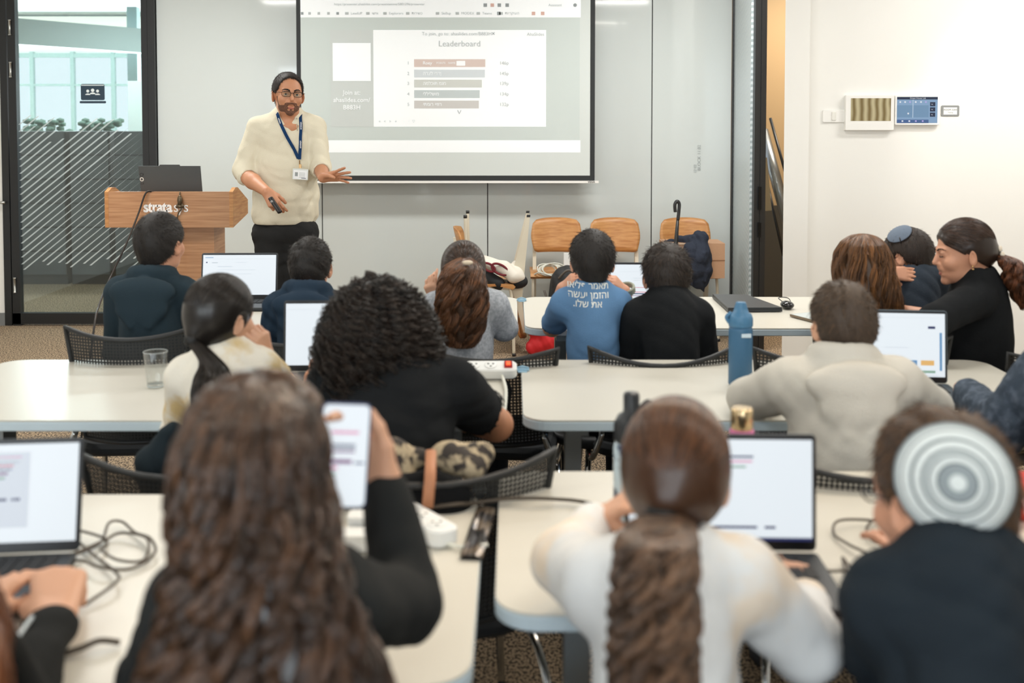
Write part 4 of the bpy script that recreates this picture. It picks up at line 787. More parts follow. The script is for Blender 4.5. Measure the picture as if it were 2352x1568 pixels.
# cables in the back row
def desk_cable(name, pix, label, r=.0028, z=.748, m=None):
    pts = [hp(a, b, z) for a, b in pix]
    for i, p in enumerate(pts): p[2] += .004*(i % 3)
    q = MB(); q.tube(spline(pts, 7), r, 8); tag(q.build(name, m or mat('cable_brown', (74, 64, 52), .5)), label, 'cable')
desk_cable('black_cable', [(152, 1290), (190, 1292), (230, 1312), (300, 1305), (355, 1275), (345, 1245), (310, 1222), (280, 1202), (250, 1210), (232, 1245), (180, 1275), (160, 1285), (240, 1240), (280, 1228), (338, 1245), (330, 1285), (270, 1290), (232, 1270), (245, 1250), (235, 1238), (160, 1225), (200, 1262), (262, 1315), (268, 1345), (195, 1388)], 'tangled black cable looped on the table right of the lower left laptop')
desk_cable('black_cable', [(2050, 1180), (2010, 1195), (1990, 1225), (2010, 1245), (2055, 1250), (2100, 1230), (2085, 1205), (1990, 1198), (1925, 1205), (1915, 1225), (1950, 1255), (1995, 1285), (1960, 1305), (1935, 1285), (1945, 1330), (1940, 1370), (1950, 1320), (1900, 1320), (1870, 1290)], 'tangled thin black cable between the large laptop and the patterned kippah')
desk_cable('black_cable', [(930, 1160), (985, 1168), (1050, 1166), (1090, 1155), (1160, 1150), (1230, 1152), (1310, 1148), (1360, 1160)], 'black cable crossing the gap between the two back tables', .0042, .752)
desk_cable('black_cable', [(150, 1500), (190, 1492), (230, 1482), (275, 1475)], 'short pale and black cable on the table by the black sleeve', .005, .748)
# red cloth case right
rc = thing('red_case', 'bright red zipped case on the table right of the patterned kippah', 'case', hp(2360, 1190)); c = hp(2350, 1192)
q = MB(); q.prism(rrect(.2, .13, .03, 5), 0, .075, ((math.cos(-.5), math.sin(-.5), 0), (-math.sin(-.5), math.cos(-.5), 0), (0, 0, 1)), c+[.03, .03, 0], bev=.015); q.build('case_body', mat('red_case', (222, 38, 26), .55), rc)
q = MB(); R_ = rot('z', -.5); q.tube([c+[.03, .03, 0]+R_ @ np.array([(a), b, .045]) for a, b in rrect(.202, .132, .03, 5)], .003, 6, close=True); q.build('zip', mat('zip_dark', (90, 20, 20), .5), rc); q = MB(); q.ball(c+[-.02, -.05, .06], .008, 10); q.tube([c+[-.02, -.05, .06], c+[-.02, -.055, .03]], .004, 6); q.build('zip_pull', mat('pull', (230, 180, 180), .4), rc)
# ======================= people =======================
def skinmat(k): 
    m = mat('skin_'+k, {'fair': (214, 164, 134), 'tan': (196, 138, 104), 'warm': (206, 150, 120), 'deep': (176, 118, 88)}[k], .5, bump=.08, bscale=260)
    b = m.node_tree.nodes['Principled BSDF']; b.inputs['Subsurface Weight'].default_value = .0; return m
def cloth(name, rgb, bs=320, b=.25, **k): return mat(name, rgb, .92, bump=b, bscale=bs, spec=.2, **k)
def hairmat(name, dark, light, rough=.36): return mat(name, dark, rough+.04, tone=light, spec=.42)
M_lip = mat('lips', (170, 96, 82), .5); M_eye = mat('eye_white', (196, 186, 176), .3); M_iris = mat('iris', (44, 30, 22), .15)
def Rh(yaw, pitch=0, roll=0):
    """yaw 0 looks away from the camera (+Y), positive turns to the left; pitch > 0 looks up"""
    return rot('z', math.radians(yaw)) @ rot('x', math.radians(pitch)) @ rot('y', math.radians(roll))
class Head:
    def __init__(s, c, R, k=1.0, open_=0, nose=1.0): s.c = np.array(c, float); s.R = R; s.k = k; s.open = open_; s.nose = nose
    def T(s, p): return s.c+s.R @ (np.array(p, float)*s.k)
    def cranium(s, extra=0):
        k = s.k; E = lambda c, r, kk=.02: ell(s.T(c), np.array(r)*k+extra, s.R, kk)
        return [E((0, -.014, .03), (.0765, .097, .087), .02), E((0, -.03, -.005), (.068, .074, .07), .03)]
    def prims(s):
        k = s.k; E = lambda c, r, kk=.015, sub=False, R=None: ell(s.T(c), np.array(r)*k, s.R if R is None else s.R @ R, kk*k, sub)
        K = lambda a, b, ra, rb=None, kk=.01: cap(s.T(a), s.T(b), ra*k, (ra if rb is None else rb)*k, kk*k)
        L = s.cranium(); L += [E((0, .028, -.025), (.062, .062, .085), .02), E((0, .03, -.078), (.05, .052, .036), .02), E((0, .073, -.101), (.019, .018, .016), .015)]
        for x in (-1, 1):
            L += [E((x*.04, .058, -.03), (.024, .026, .026), .015), K((x*.012, .083, .018), (x*.042, .07, .022), .009, .008)]
            L += [E((x*.0815, -.012, -.018), (.0075, .0195, .032), .006, R=rot('z', x*-.45) @ rot('y', x*.12)), E((x*.0885, -.008, -.014), (.004, .010, .019), .004, True, R=rot('z', x*-.45))]
        for x in (-1, 1): L.append(E((x*.031, .094, .001), (.018, .013, .011), .01, True))
        for x in (-1, 1): L.append(E((x*.0305, .0745, .003), (.0145, .0128, .0108), .004)); L.append(E((x*.0305, .077, .011), (.0155, .0125, .006), .003))
        L += [K((0, .086, .008), (0, .104*s.nose, -.028), .0075, .0105, .008), K((-.011, .09, -.036), (.011, .09, -.036), .0075, kk=.008)]
        L += [K((-.02, .082, -.0575), (.02, .082, -.0575), .0065, kk=.008), K((-.017, .083, -.0705-.008*s.open), (.017, .083, -.0705-.008*s.open), .007, kk=.008), E((0, .082, -.05), (.025, .014, .012), .012)]
        if s.open: L.append(E((0, .096, -.0655), (.0165, .014, .0022+.003*s.open), .003, True))
        return L
    def features(s, parent, brow, glasses=False):
        for x in (-1, 1):
            q = MB(); q.ball(s.T((x*.0305, .0765, -.001)), .0113*s.k, 16); q.ball(s.T((x*.0305+.001, .0842, -.001)), .0058*s.k, 12, mi=1); q.build('eye', [M_eye, M_iris], parent)
            q = MB(); q.tube([s.T(p) for p in ((x*.012, .0935, .018), (x*.025, .091, .0245), (x*.038, .083, .025), (x*.049, .072, .019))], .0042*s.k, 8, r1=.0022*s.k); q.build('eyebrow', brow, parent)
        q = MB(); q.tube([s.T(p) for p in ((-.019, .0835, -.0585), (-.008, .0895, -.0565), (0, .0885, -.058), (.008, .0895, -.0565), (.019, .0835, -.0585))], .0042*s.k, 8); q.tube([s.T((x, y, z-.008*s.open)) for x, y, z in ((-.016, .085, -.069), (0, .0905, -.0715), (.016, .085, -.069))], .0052*s.k, 8); q.build('lips', M_lip, parent)
def hand(w, d, n, side, s=1.0, curl=(.25, .3, .35, .4), spread=.12, thumb=(.9, .35), bend=None, r=1.0):
    """w wrist, d fingers direction, n back of the hand, side 'L'/'R'; curl per finger"""
    w = np.array(w, float); d = nrm(d); n = nrm(n-d*np.dot(n, d)); l = np.cross(d, n)*(-1 if side == 'R' else 1); pr = []
    offs = ((.027, .088, (.041, .025, .019), .0088), (.009, .092, (.046, .029, .02), .009), (-.009, .088, (.042, .027, .02), .0086), (-.026, .08, (.033, .02, .017), .0076))
    for i, (o, kn, ph, rr) in enumerate(offs):
        kp = w+(d*kn+l*o)*s; rr = rr*r
        pr.append(cap(w+(d*.012+l*o*.55)*s, kp, .0135*s*r, .0112*s*r, .012*s))
        cu = curl[i] if hasattr(curl, '__len__') else curl; a = cu*.9; sp = spread*(1.5-i)/1.5; p = kp; ld = nrm(d+l*sp*.6)
        for j, L in enumerate(ph):
            dd = ld*math.cos(a)-n*math.sin(a); e = p+dd*L*s; pr.append(cap(p, e, rr*(1-.07*j)*s, rr*(.93-.07*j)*s, .0035*s)); p = e; a += cu*(1.1 if j == 0 else .7)
    b = w+(d*.018+l*.018-n*.004)*s; t = thumb; d1 = nrm(d*.75+l*t[0]*.75-n*t[1]*.6); m1 = b+d1*.042*s; d2 = nrm(d*.9+l*t[0]*.4-n*t[1]); m2 = m1+d2*.032*s; d3 = nrm(d*1.0+l*t[0]*.15-n*t[1]*1.3); m3 = m2+d3*.025*s
    pr += [cap(b, m1, .0165*s*r, .0125*s*r, .014*s), cap(m1, m2, .0112*s*r, .0105*s*r, .005*s), cap(m2, m3, .0105*s*r, .0085*s*r, .004*s)]
    return pr
def shirt_grid(P_, N, Hc, SLp, SRp, w, b, R, sleeves, res, folds, hood, collar, seed, extra=()):
    lerp = lambda a, c, t: a+(c-a)*t
    pr = [cap(SLp, SRp, .05*b, k=.06), cap(N+[0, 0, .0], lerp(N, SLp, .7), .05*b, .045*b, k=.05), cap(N+[0, 0, .0], lerp(N, SRp, .7), .05*b, .045*b, k=.05), cap(N-[0, 0, .03], N+[0, 0, .018], .07, .060, k=.03),
          ell(lerp(N, Hc, .30), (w*.98, .112*b, .17*b), R, k=.06), ell(lerp(N, Hc, .62), (w*.90, .112*b, .17*b), R, k=.06), ell(lerp(N, Hc, .95), (w*.95, .125*b, .12*b), R, k=.06)]
    pr += sleeves
    if hood:
        bk = R @ np.array([0, -1., 0]); sd = R @ np.array([1., 0, 0])
        ring = [N+sd*.065*math.cos(a)+bk*.055*math.sin(a)+np.array([0, 0, .045+.012*math.sin(a)]) for a in np.linspace(-.5, PI+.5, 9)]
        pr += [cap(ring[i], ring[i+1], .024, k=.02) for i in range(8)]
        tl = rot('x', -.25); hk = b*hood
        pr += [ell(N+bk*.100*b+[0, 0, -.005], (.112*hk, .036, .055), R @ tl, k=.010), ell(N+bk*.112*b+[0, 0, -.06], (.086*hk, .030, .065), R @ tl, k=.02)]
        for s_ in (-1, 1): pr.append(cap(N+sd*s_*.11*hk+bk*.05+[0, 0, .0], N+sd*s_*.03*hk+bk*.135*b+[0, 0, -.125], .012, .010, k=.02))
    pr += list(extra)
    g = Grid(pr, res, ext=.01)
    if folds: g.folds(folds*.62, 58, seed)
    nk = [cap(N+[0, 0, collar+.0], N+[0, 0, .25], .047, .062, k=.008, sub=True)]
    for p in nk:
        x, y, z = g.pts(); D = g.eval([cap(N+[0, .0, collar+.02], N+[0, 0, .25], .048, .06, k=.002)]); g.D = np.maximum(g.D, -D)
    return g
COUNT = [0]
def person(label, hd, hs=.95, yaw=0, pitch=0, roll=0, sh=None, shY=None, hip=None, hipY=None, b=1.0, skin='fair', shirt=None, hood=False, folds=.003, arms=(), neck=.047, res=.009, rh=.005, sleeve='long', collar=.045,
           torso_yaw=0, drop=.04, trousers=(36, 38, 44), legs=True, extra=(), open_=0, feat=False, brow=None, ra=.0055, sw=1.0, group=None, headc=None, seat=.50):
    COUNT[0] += 1; sd = COUNT[0]
    R = Rh(yaw, pitch, roll); c = P(*hd) if headc is None else headc
    if headc is None: c = c-np.array([0, 0, .118*hs])
    H = Head(c, R, hs, open_)
    (ax_, ay_), (bx_, by_) = sh; SLp = P(ax_, ay_, shY); SRp = P(bx_, by_, shY)
    Rt = rot('z', math.radians(torso_yaw)); mid = (SLp+SRp)/2; wv = float(np.linalg.norm(SRp-SLp))/2
    if torso_yaw: SLp = mid-Rt @ np.array([wv, 0, 0]); SRp = mid+Rt @ np.array([wv, 0, 0])
    N = mid+np.array([0, 0, drop]); hipY = hipY or shY-.06; Hc = np.array([XatY(hip, hipY) if hip else mid[0], hipY, seat])
    t = thing('person', label, 'person', (Hc[0], Hc[1], 0), group=group); up = []
    sl = []; skin_p = []; lo = []
    nb = H.T((0, -.025, -.07)); neckp = [cap(nb, N+[0, .0, .0], neck*hs, neck*1.12*hs, k=.03), cap(N, N-[0, 0, .06], neck*1.2*hs, .07, k=.03)]
    pieces = []
    g = Grid(H.prims()+neckp, rh); pieces.append(g.mesh())
    core = [ell(N+(Hc-N)*.3, (wv*.8, .085*b, .14), Rt, k=.05), ell(N+(Hc-N)*.75, (wv*.72, .09*b, .2), Rt, k=.05), cap(SLp, SRp, .035, k=.04)]
    leg = []; shoes = []
    if legs:
        for s in (-1, 1):
            hp_ = Hc+Rt @ np.array([s*.085, .02, -.015]); kn = Hc+Rt @ np.array([s*.12, .36*hs, -.01]); an = kn*[1, 1, 0]+Rt @ np.array([0, .0, 0])+[0, 0, .085]
            leg += [cap(hp_, kn, .078*b, .056, k=.03), cap(kn, an+[0, 0, .03], .056, .046, k=.03)]; core += [cap(hp_, kn, .06, .04, k=.03), cap(kn, an, .04, .03, k=.03)]
            f = Rt @ np.array([0, 1., 0]); shoes.append([cap(an*[1, 1, 0]+[0, 0, .04]-f*.02, an*[1, 1, 0]+[0, 0, .035]+f*.13, .04, .033, k=.02), cap(an*[1, 1, 0]+[0, 0, .04]-f*.02, an*[1, 1, 0]+[0, 0, .09], .04, .04, k=.02)])
    for i, a in enumerate(arms):
        S0 = SLp if a['side'] == 'L' else SRp; s = -1 if a['side'] == 'L' else 1
        E_ = a.get('elbow'); W_ = a.get('wrist'); 
        if E_ is None: E_ = S0+Rt @ np.array([s*.05, .07, -.24])
        if W_ is None: W_ = np.array([S0[0]-s*.03, S0[1]+.31, .785])
        k = sw; sv = a.get('sleeve', sleeve); sr = a.get('sr', 1.0)
        hd_ = a.get('dir', nrm(W_-E_+np.array([0, .1, 0]))); hn = a.get('n', (0, 0, 1.))
        hpz = hand(W_, hd_, np.array(hn, float), a['side'], hs*a.get('hs', .9), a.get('curl', (.3, .35, .4, .45)), a.get('spread', .12), a.get('thumb', (.9, .35)))
        fa = [cap(S0*.35+E_*.65, E_, .036*k, .032*k, k=.015), cap(E_, W_, .035*k, .0235*k*a.get('wr', 1), k=.015)]
        pieces.append(Grid(fa+hpz, a.get('res', ra)).mesh()); core.append(cap(S0, E_, .03, .028, k=.02))
        if sv == 'long':
            e = a.get('cuff', .9); sl += [cap(S0, E_, .056*k*sr, .047*k*sr, k=.018), cap(E_, E_+(W_-E_)*e, .047*k*sr, .035*k*sr, k=.02)]
        else:
            e = a.get('cuff', .75); sl += [cap(S0, S0+(E_-S0)*e, .058*k*sr, .052*k*sr, k=.018)]
    pieces.append(Grid(core, .02).mesh())
    npmesh('body', pieces, skinmat(skin), t)
    g = shirt_grid(P, N, Hc, SLp, SRp, wv, b, Rt, sl, res, folds, hood, collar, sd, extra)
    # open sleeve ends so the wrist or arm shows
    for a in arms:
        S0 = SLp if a['side'] == 'L' else SRp
        E_ = a.get('elbow'); W_ = a.get('wrist'); s = -1 if a['side'] == 'L' else 1
        if E_ is None: E_ = S0+Rt @ np.array([s*.05, .07, -.24])
        if W_ is None: W_ = np.array([S0[0]-s*.03, S0[1]+.31, .785])
        sv = a.get('sleeve', sleeve)
        if sv == 'long': A0, B0, e, rr = E_, W_, a.get('cuff', .9), .034*sw
        else: A0, B0, e, rr = S0, E_, a.get('cuff', .75), .04*sw
        q = A0+(B0-A0)*e; dd = nrm(B0-A0); g.D = np.maximum(g.D, -g.eval([cap(q+dd*.0, q+dd*.07, rr*1.25*a.get('sr', 1), rr*1.3*a.get('sr', 1), k=.002)])) if sv == 'short' else g.D
    sh_ = npmesh('hoodie' if hood else 'shirt', [g.mesh()], shirt, t)
    if legs:
        npmesh('trousers', [Grid(leg+[ell(Hc+[0, -.01, -.02], (wv*.95, .12*b, .1), Rt, k=.04)], .013).mesh()], cloth('trousers_%d_%d_%d' % trousers, trousers), t)
        for q in shoes: npmesh('shoe', [Grid(q, .012).mesh()], mat('shoe_dark', (52, 54, 58), .6), t)
    return dict(t=t, H=H, N=N, SL=SLp, SR=SRp, Hc=Hc, shirt=sh_, R=Rt, w=wv)
def short_hair(p, dark, light, thick=.012, n=5200, length=.02, cutz=-.012, slope=.78, nape=True, name='hair', whorl=(.1, -.55, .85), rs=.0009, rough=.58, lift=.2, mname=None, front=0, fc=(.068, .06, .4)):
    H = p['H']; k = H.k; pr = H.cranium(thick*k)
    if nape: pr.append(ell(H.T((0, -.068, -.055)), np.array([.052, .026, .062])*k, H.R, .025))
    if front: pr.append(ell(H.T((0, .06, .075)), np.array([.05, .03, .03])*k, H.R, .02))
    g = Grid(pr, .0045, ext=.005); g.folds(.0016, 75, 3)
    g.cut(H.T((0, 0, cutz)), H.R @ np.array([0, slope, -1.])); g.cut(H.T((0, fc[0], fc[1])), H.R @ np.array([0, 1., -fc[2]]))
    # clear the ears
    for x in (-1, 1): g.D = np.maximum(g.D, -g.eval([ell(H.T((x*.090, -.004, -.03)), np.array([.026, .030, .046])*k, H.R, .002)]))
    V, Q = g.mesh(); c0 = H.T((0, -.014, .025))
    idx = rng.integers(0, len(V), n); r0 = V[idx]; nn = r0-c0; nn /= np.linalg.norm(nn, axis=1)[:, None]; keep = np.linalg.norm(r0-c0, axis=1) > .07*k; r0 = r0[keep]; nn = nn[keep]
    wh = H.R @ nrm(whorl); tg = nn*(nn @ wh)[:, None]-wh; tg /= np.linalg.norm(tg, axis=1)[:, None]+1e-6; sw_ = np.cross(nn, tg); m = 5; s = np.linspace(0, 1, m)[None, :, None]
    dv = (tg+.35*sw_+rng.normal(0, .28, r0.shape))[:, None, :]; L = (length*rng.uniform(.6, 1.3, len(r0)))[:, None, None]
    Pn = (r0-nn*.003)[:, None, :]+dv*L*s+nn[:, None, :]*L*lift*(s-.3*s*s*2)
    (tv, tq), tn = tubes(Pn, rs, rs*.4, rng.uniform(0, 1, len(r0))**1.5)
    hm = hairmat(mname or 'hair_%d_%d_%d' % dark, dark, light, rough)
    return npmesh(name, [(V, Q), (tv, tq)], hm, p['t'], [np.full(len(V), .12), tn])
def pulled_hair(p, tie, dark, light, n=5200, thick=.010, rs=.0009, rough=.3, cutz=-.03, slope=1.0, mname=None, res=.0045, name='hair'):
    """hair combed back to one point (tie: head-local)"""
    H = p['H']; k = H.k; pr = H.cranium(thick*k); tie = np.array(tie, float)
    pr.append(cap(H.T(tie*.72), H.T(tie*.98), .04*k, .016*k, k=.045))
    g = Grid(pr, res, ext=.004); g.cut(H.T((0, 0, cutz)), H.R @ np.array([0, slope, -1.])); g.cut(H.T((0, .075, .05)), H.R @ np.array([0, 1., -.35]))
    for x in (-1, 1): g.D = np.maximum(g.D, -g.eval([ell(H.T((x*.088, -.002, -.02)), np.array([.022, .024, .034])*k, H.R, .002)]))
    V, Q = g.mesh(); rd = rng.normal(size=(n*3, 3)); rd /= np.linalg.norm(rd, axis=1)[:, None]; rad = np.array([.0765, .097, .087])+thick*.98
    loc = rd*rad+[0, -.014, .03]; ok = (loc[:, 2] > cutz+.006+slope*loc[:, 1]) & (loc[:, 1] < .07) & ~((np.abs(loc[:, 0]) > .066) & (loc[:, 2] < .012) & (np.abs(loc[:, 1]) < .025)); rd = rd[ok][:n]
    td = nrm((tie-[0, -.014, .03])/rad); m = 14; s = np.linspace(0, 1, m)[None, :]; om = np.arccos(np.clip(rd @ td, -1, 1))[:, None]; so = np.sin(om)+1e-6
    D_ = (np.sin((1-s)*om)/so)[..., None]*rd[:, None]+(np.sin(s*om)/so)[..., None]*td; lr = 1+.012*rng.random((len(rd), 1))+.02*np.sin(s*PI)*rng.random((len(rd), 1))
    base = D_*rad*lr[..., None]+[0, -.014, .03]; e = (s**3)[..., None]; base = base*(1-e)+(tie+rng.normal(0, .006, (len(rd), 1, 3)))*e
    Pn = H.c+(base*k) @ H.R.T
    (tv, tq), tn = tubes(Pn, rs, rs*.8, rng.uniform(0, 1, len(rd))**1.5)
    return npmesh(name, [(V, Q), (tv, tq)], hairmat(mname or 'hair_%d_%d_%d' % dark, dark, light, rough), p['t'], [np.full(len(V), .15), tn])
def tail(p, name, path, ax, ay, dark, light, n=2200, amp=.006, freq=6, rs=.0011, mname=None, base=.88, m=34, clump=40, pinch=.45, rough=.34, ripple=.06, rad=0, rfreq=8, **k):
    Pn = sheath(n, path, ax, ay, rho=(.8, 1.08), t0=(0, .12), t1=(.8, 1.0), amp=amp, freq=freq, m=m, clump=clump, pinch=pinch, rad=rad, rfreq=rfreq, **k)
    (tv, tq), tn = tubes(Pn, rs, rs*.4, CT)
    V, Q = loft(path, ax, ay, scale=base, ripple=ripple, rf=freq*2, U=k.get('U'), V=k.get('V'))
    return npmesh(name, [(V, Q), (tv, tq)], hairmat(mname or 'hair_%d_%d_%d' % dark, dark, light, rough), p['t'], [np.full(len(V), .05), tn])
def decal(name, txts, target, origin, right, up, m, into, parent, off=.0015):
    """lettering printed onto a curved garment"""
    dg = bpy.context.evaluated_depsgraph_get(); me = target.data; bv = BVHTree.FromPolygons([v.co for v in me.vertices], [p.vertices for p in me.polygons])
    import bmesh
    q = MB()
    for s, x, y, sz in txts: puttext(q, s, x, y, sz, (np.array(origin, float), nrm(right), nrm(up), -nrm(into)), 0, bold=.012, align='CENTER')
    bm = bmesh.new(); vs = [bm.verts.new(v) for v in q.v]
    for f in q.f:
        try: bm.faces.new([vs[i] for i in f])
        except ValueError: pass
    bmesh.ops.triangulate(bm, faces=bm.faces[:]); bmesh.ops.subdivide_edges(bm, edges=[e for e in bm.edges if e.calc_length() > .012], cuts=2, use_grid_fill=False); bmesh.ops.triangulate(bm, faces=bm.faces[:])
    M0 = target.matrix_world
    dv = Vector(nrm(into))
    o0 = Vector(tuple(origin)); rr, uu = Vector(nrm(right)), Vector(nrm(up)); G = []; B_ = []
    for i in range(-7, 8):
        for j in range(-5, 6):
            a, b = i*.012, j*.011; h = bv.ray_cast(o0+rr*a+uu*b-dv*.3, dv)
            if h[0] is not None: G.append([1, a, b, a*a, a*b, b*b]); B_.append((h[0]-o0).dot(dv))
    G = np.array(G); B_ = np.array(B_); wts = np.ones(len(B_))
    for _ in range(6): cf = np.linalg.lstsq(G*wts[:, None], B_*wts, rcond=None)[0]; rs_ = B_-G @ cf; wts = 1/(1+(rs_/.006)**2)
    for v in bm.verts:
        a, b = (v.co-o0).dot(rr), (v.co-o0).dot(uu); fit = float(np.array([1, a, b, a*a, a*b, b*b]) @ cf); h = bv.ray_cast(o0+rr*a+uu*b-dv*.3, dv)
        dd = min(fit, (h[0]-o0).dot(dv)) if h[0] is not None else fit
        v.co = o0+rr*a+uu*b+dv*(max(dd, fit-.008)-off)
    me2 = bpy.data.meshes.new(name); bm.to_mesh(me2); bm.free(); o = link(name, me2, m); o.parent = parent; o.matrix_parent_inverse = (Matrix.Translation(parent.location)).inverted() if parent.type == 'EMPTY' else Matrix(); return o
def band(H, pts, r, n=8): pass
# ======================= the cast =======================
A = np.array
BLK = ((24, 22, 21), (62, 52, 44)); DBR = ((34, 25, 19), (92, 66, 46))
def chair_for(p, label, rz=0, dy=0, **k):
    return office_chair(label, (p['Hc'][0], p['Hc'][1]+dy, 0), rz, **k)
# --- front row
p = person('boy in a dark teal hooded sweatshirt with short dark hair, seated before the lectern', (369, 490, 4.05), .96, yaw=-16, sh=((278, 672), (424, 676)), shY=3.98, hip=340, b=1.12, skin='warm', shirt=cloth('teal_fleece', (40, 54, 62)), hood=True, folds=.004,
           arms=[dict(side='L'), dict(side='R')], sw=1.1, rh=.0045, drop=.03)
short_hair(p, *BLK, thick=.011, length=.013)
chair_for(p, 'black mesh chair behind the boy in the teal hood', .05, -.0, W=.46, top=.865)
p = person('boy in a navy hooded sweatshirt whose both ears stick out', (714, 546, 4.1), .93, yaw=-4, sh=((640, 706), (776, 706)), shY=4.0, hip=705, b=1.05, skin='warm', shirt=cloth('navy_fleece', (38, 54, 70)), hood=True, folds=.004, arms=[dict(side='L'), dict(side='R')], sw=1.05, rh=.0045, drop=.03)
short_hair(p, *BLK, thick=.010, length=.015)
chair_for(p, 'black mesh chair under the boy in the navy hood')
p = person('girl in a light grey sweatshirt with a long curly brown ponytail', (1063, 558, 4.08), .93, yaw=8, sh=((1000, 704), (1135, 704)), shY=4.0, hip=1062, b=.98, skin='fair', shirt=cloth('grey_melange', (186, 190, 196), noise=(90, (160, 165, 172), .4, .6)),
           arms=[dict(side='L', elbow=P(978, 770, 4.16), wrist=P(1000, 690, 4.2), dir=P(985, 645, 4.15)-P(1000, 690, 4.2), n=(-.3, -.9, .2), curl=(.5, .9, 1.0, 1.0), thumb=(1.2, .2)), dict(side='R', elbow=P(1158, 750, 4.05))], sw=1.1)
pulled_hair(p, (0, -.10, .035), (34, 26, 21), (90, 66, 50), n=3500, thick=.014, cutz=-.06, slope=.9)
tail(p, 'ponytail', [P(1068, 592, 3.95), P(1062, 620, 3.88), P(1062, 680, 3.83), P(1060, 740, 3.83), P(1062, 800, 3.84)], [.02, .06, .078, .086, .075, .035], [.02, .05, .05, .045, .03, .01], (48, 33, 23), (150, 100, 66), n=2600, amp=.011, freq=3.6, rs=.0013, clump=60, pinch=.8, rad=0, base=.74, ws=.03, mname='hair_curly_brown')
q = MB(); c = P(1074, 603, 3.86); q.ball(c, (.02, .008, .009), 12); q.build('hair_clip', mat('clip_cream', (222, 205, 180), .4), p['t'])
chair_for(p, 'black mesh chair carrying the girl in light grey', -.12, dy=-.06, W=.5, top=.80).location.x += .12
BB = person('boy in a blue T-shirt with white back lettering, resting his head on his hands', (1361, 531, 4.05), .95, yaw=-3, pitch=-4, sh=((1300, 700), (1418, 700)), shY=4.02, hip=1368, b=1.08, skin='warm', shirt=cloth('blue_jersey', (98, 136, 176)), sleeve='short', folds=.0025, sw=1.05, drop=.035,
            arms=[dict(side='L', elbow=P(1268, 752, 4.28), wrist=P(1292, 662, 4.22), dir=P(1325, 632, 4.15)-P(1292, 662, 4.22), n=(-.7, -.5, .5), curl=(.5, .6, .6, .6), cuff=.86, thumb=(.6, .4)),
                  dict(side='R', elbow=P(1448, 745, 4.3), wrist=P(1434, 668, 4.22), dir=P(1402, 636, 4.16)-P(1434, 668, 4.22), n=(.7, -.5, .5), curl=(.5, .6, .6, .6), cuff=.86, thumb=(.6, .4))])
short_hair(BB, *BLK, thick=.012, length=.015)
FR = (P(1363, 720, 3.8), A([1., 0, 0]), A([0, 0, 1.]))
decal('back_lettering', [('ואילפ רמאת', 0, .031, .031), ('השעי ןמזהו', .0, 0, .033), ('.ולש תא', -.004, -.031, .033)], BB['shirt'], P(1363, 702, 3.7), (1, 0, 0), (0, 0, 1), mat('print_cream', (226, 230, 226), .8), (0, 1, 0), BB['t'])
q = MB(); c = P(1437, 655, 4.22); d = nrm(P(1434, 668, 4.22)-P(1448, 745, 4.3)); u_ = nrm(np.cross(d, [0, 1, 0])); v_ = np.cross(d, u_)
for k in (-.008, 0, .008): q.tube([c+d*k-d*.02+u_*.031*math.cos(t)+v_*.031*math.sin(t) for t in np.linspace(0, 2*PI, 18, endpoint=False)], .006, 6, close=True)
q.build('watch_strap', mat('strap_sage', (150, 156, 140), .6), BB['t'])
st = thing('stool', 'low round stool under the boy in the blue T-shirt', 'stool', (BB['Hc'][0], BB['Hc'][1], 0), local=True); q = MB(); q.lathe([(.17, .40), (.18, .41), (.18, .43), (.17, .44)], n=24); q.build('seat', M_mesh, st)
for k in range(4): q = MB(); a = PI/4+k*PI/2; q.tube([(.1*math.cos(a), .1*math.sin(a), .40), (.17*math.cos(a), .17*math.sin(a), .01)], .012, 8); q.build('leg', M_chrome, st)
p = person('boy in a plain black sweater with short thick hair, right of the blue T-shirt', (1530, 563, 4.02), .99, yaw=3, sh=((1468, 728), (1600, 728)), shY=3.96, hip=1545, b=1.2, skin='warm', shirt=cloth('black_knit', (26, 28, 30)), folds=.002, arms=[dict(side='L'), dict(side='R')], sw=1.2, collar=.05, drop=.045)
short_hair(p, (30, 25, 22), (80, 64, 52), thick=.014, length=.02)
chair_for(p, 'black mesh chair with a pale rail end behind the boy in black', 0, dy=-.0, W=.50, top=.795, dip=.05).location.x -= .07
office_chair('empty black mesh chair between the blue bottle and the beige hood', (XatY(1850, 3.75), 3.75, 0), -.05, W=.42, top=.82)
# right-hand trio
p = person('girl with long wavy brown hair at the right end of the front row', (1986, 540, 3.92), .95, yaw=-14, sh=((1935, 695), (2045, 695)), shY=3.92, hip=1985, b=.92, skin='fair', shirt=cloth('dark_jersey', (36, 38, 44)), arms=[dict(side='L'), dict(side='R')])
tail(p, 'long_hair', [P(1984, 537, 3.93), P(1983, 543, 3.93), P(1982, 558, 3.92), P(1981, 580, 3.91), P(1983, 610, 3.89), P(1990, 655, 3.84), P(2000, 705, 3.82), P(2010, 760, 3.84)], [.008, .046, .074, .092, .100, .104, .106, .085], [.008, .055, .088, .104, .105, .085, .06, .03], (54, 37, 25), (160, 108, 62), n=4600, amp=.008, freq=3.2, rs=.0010, clump=110, pinch=.8, rad=0, ws=.35, mname='hair_brown_long2', base=.92)
chair_for(p, 'black mesh chair under the girl with long brown hair')
p = person('boy with a small grey kippah, leaning his head on his hand', (2085, 528, 4.35), .92, yaw=38, pitch=-26, roll=4, sh=((2052, 668), (2146, 640)), shY=4.3, hip=2125, hipY=4.22, b=1.1, skin='warm', shirt=cloth('slate_fleece', (48, 56, 66)), folds=.005, arms=[dict(side='L', elbow=P(2035, 715, 4.5), wrist=P(2035, 625, 4.24), dir=(.9, -.2, -.05), n=(.1, -.9, .3), curl=(.12, .15, .15, .2), spread=.1, thumb=(.7, .5), res=.0045), dict(side='R')], sw=1.1, drop=.02)
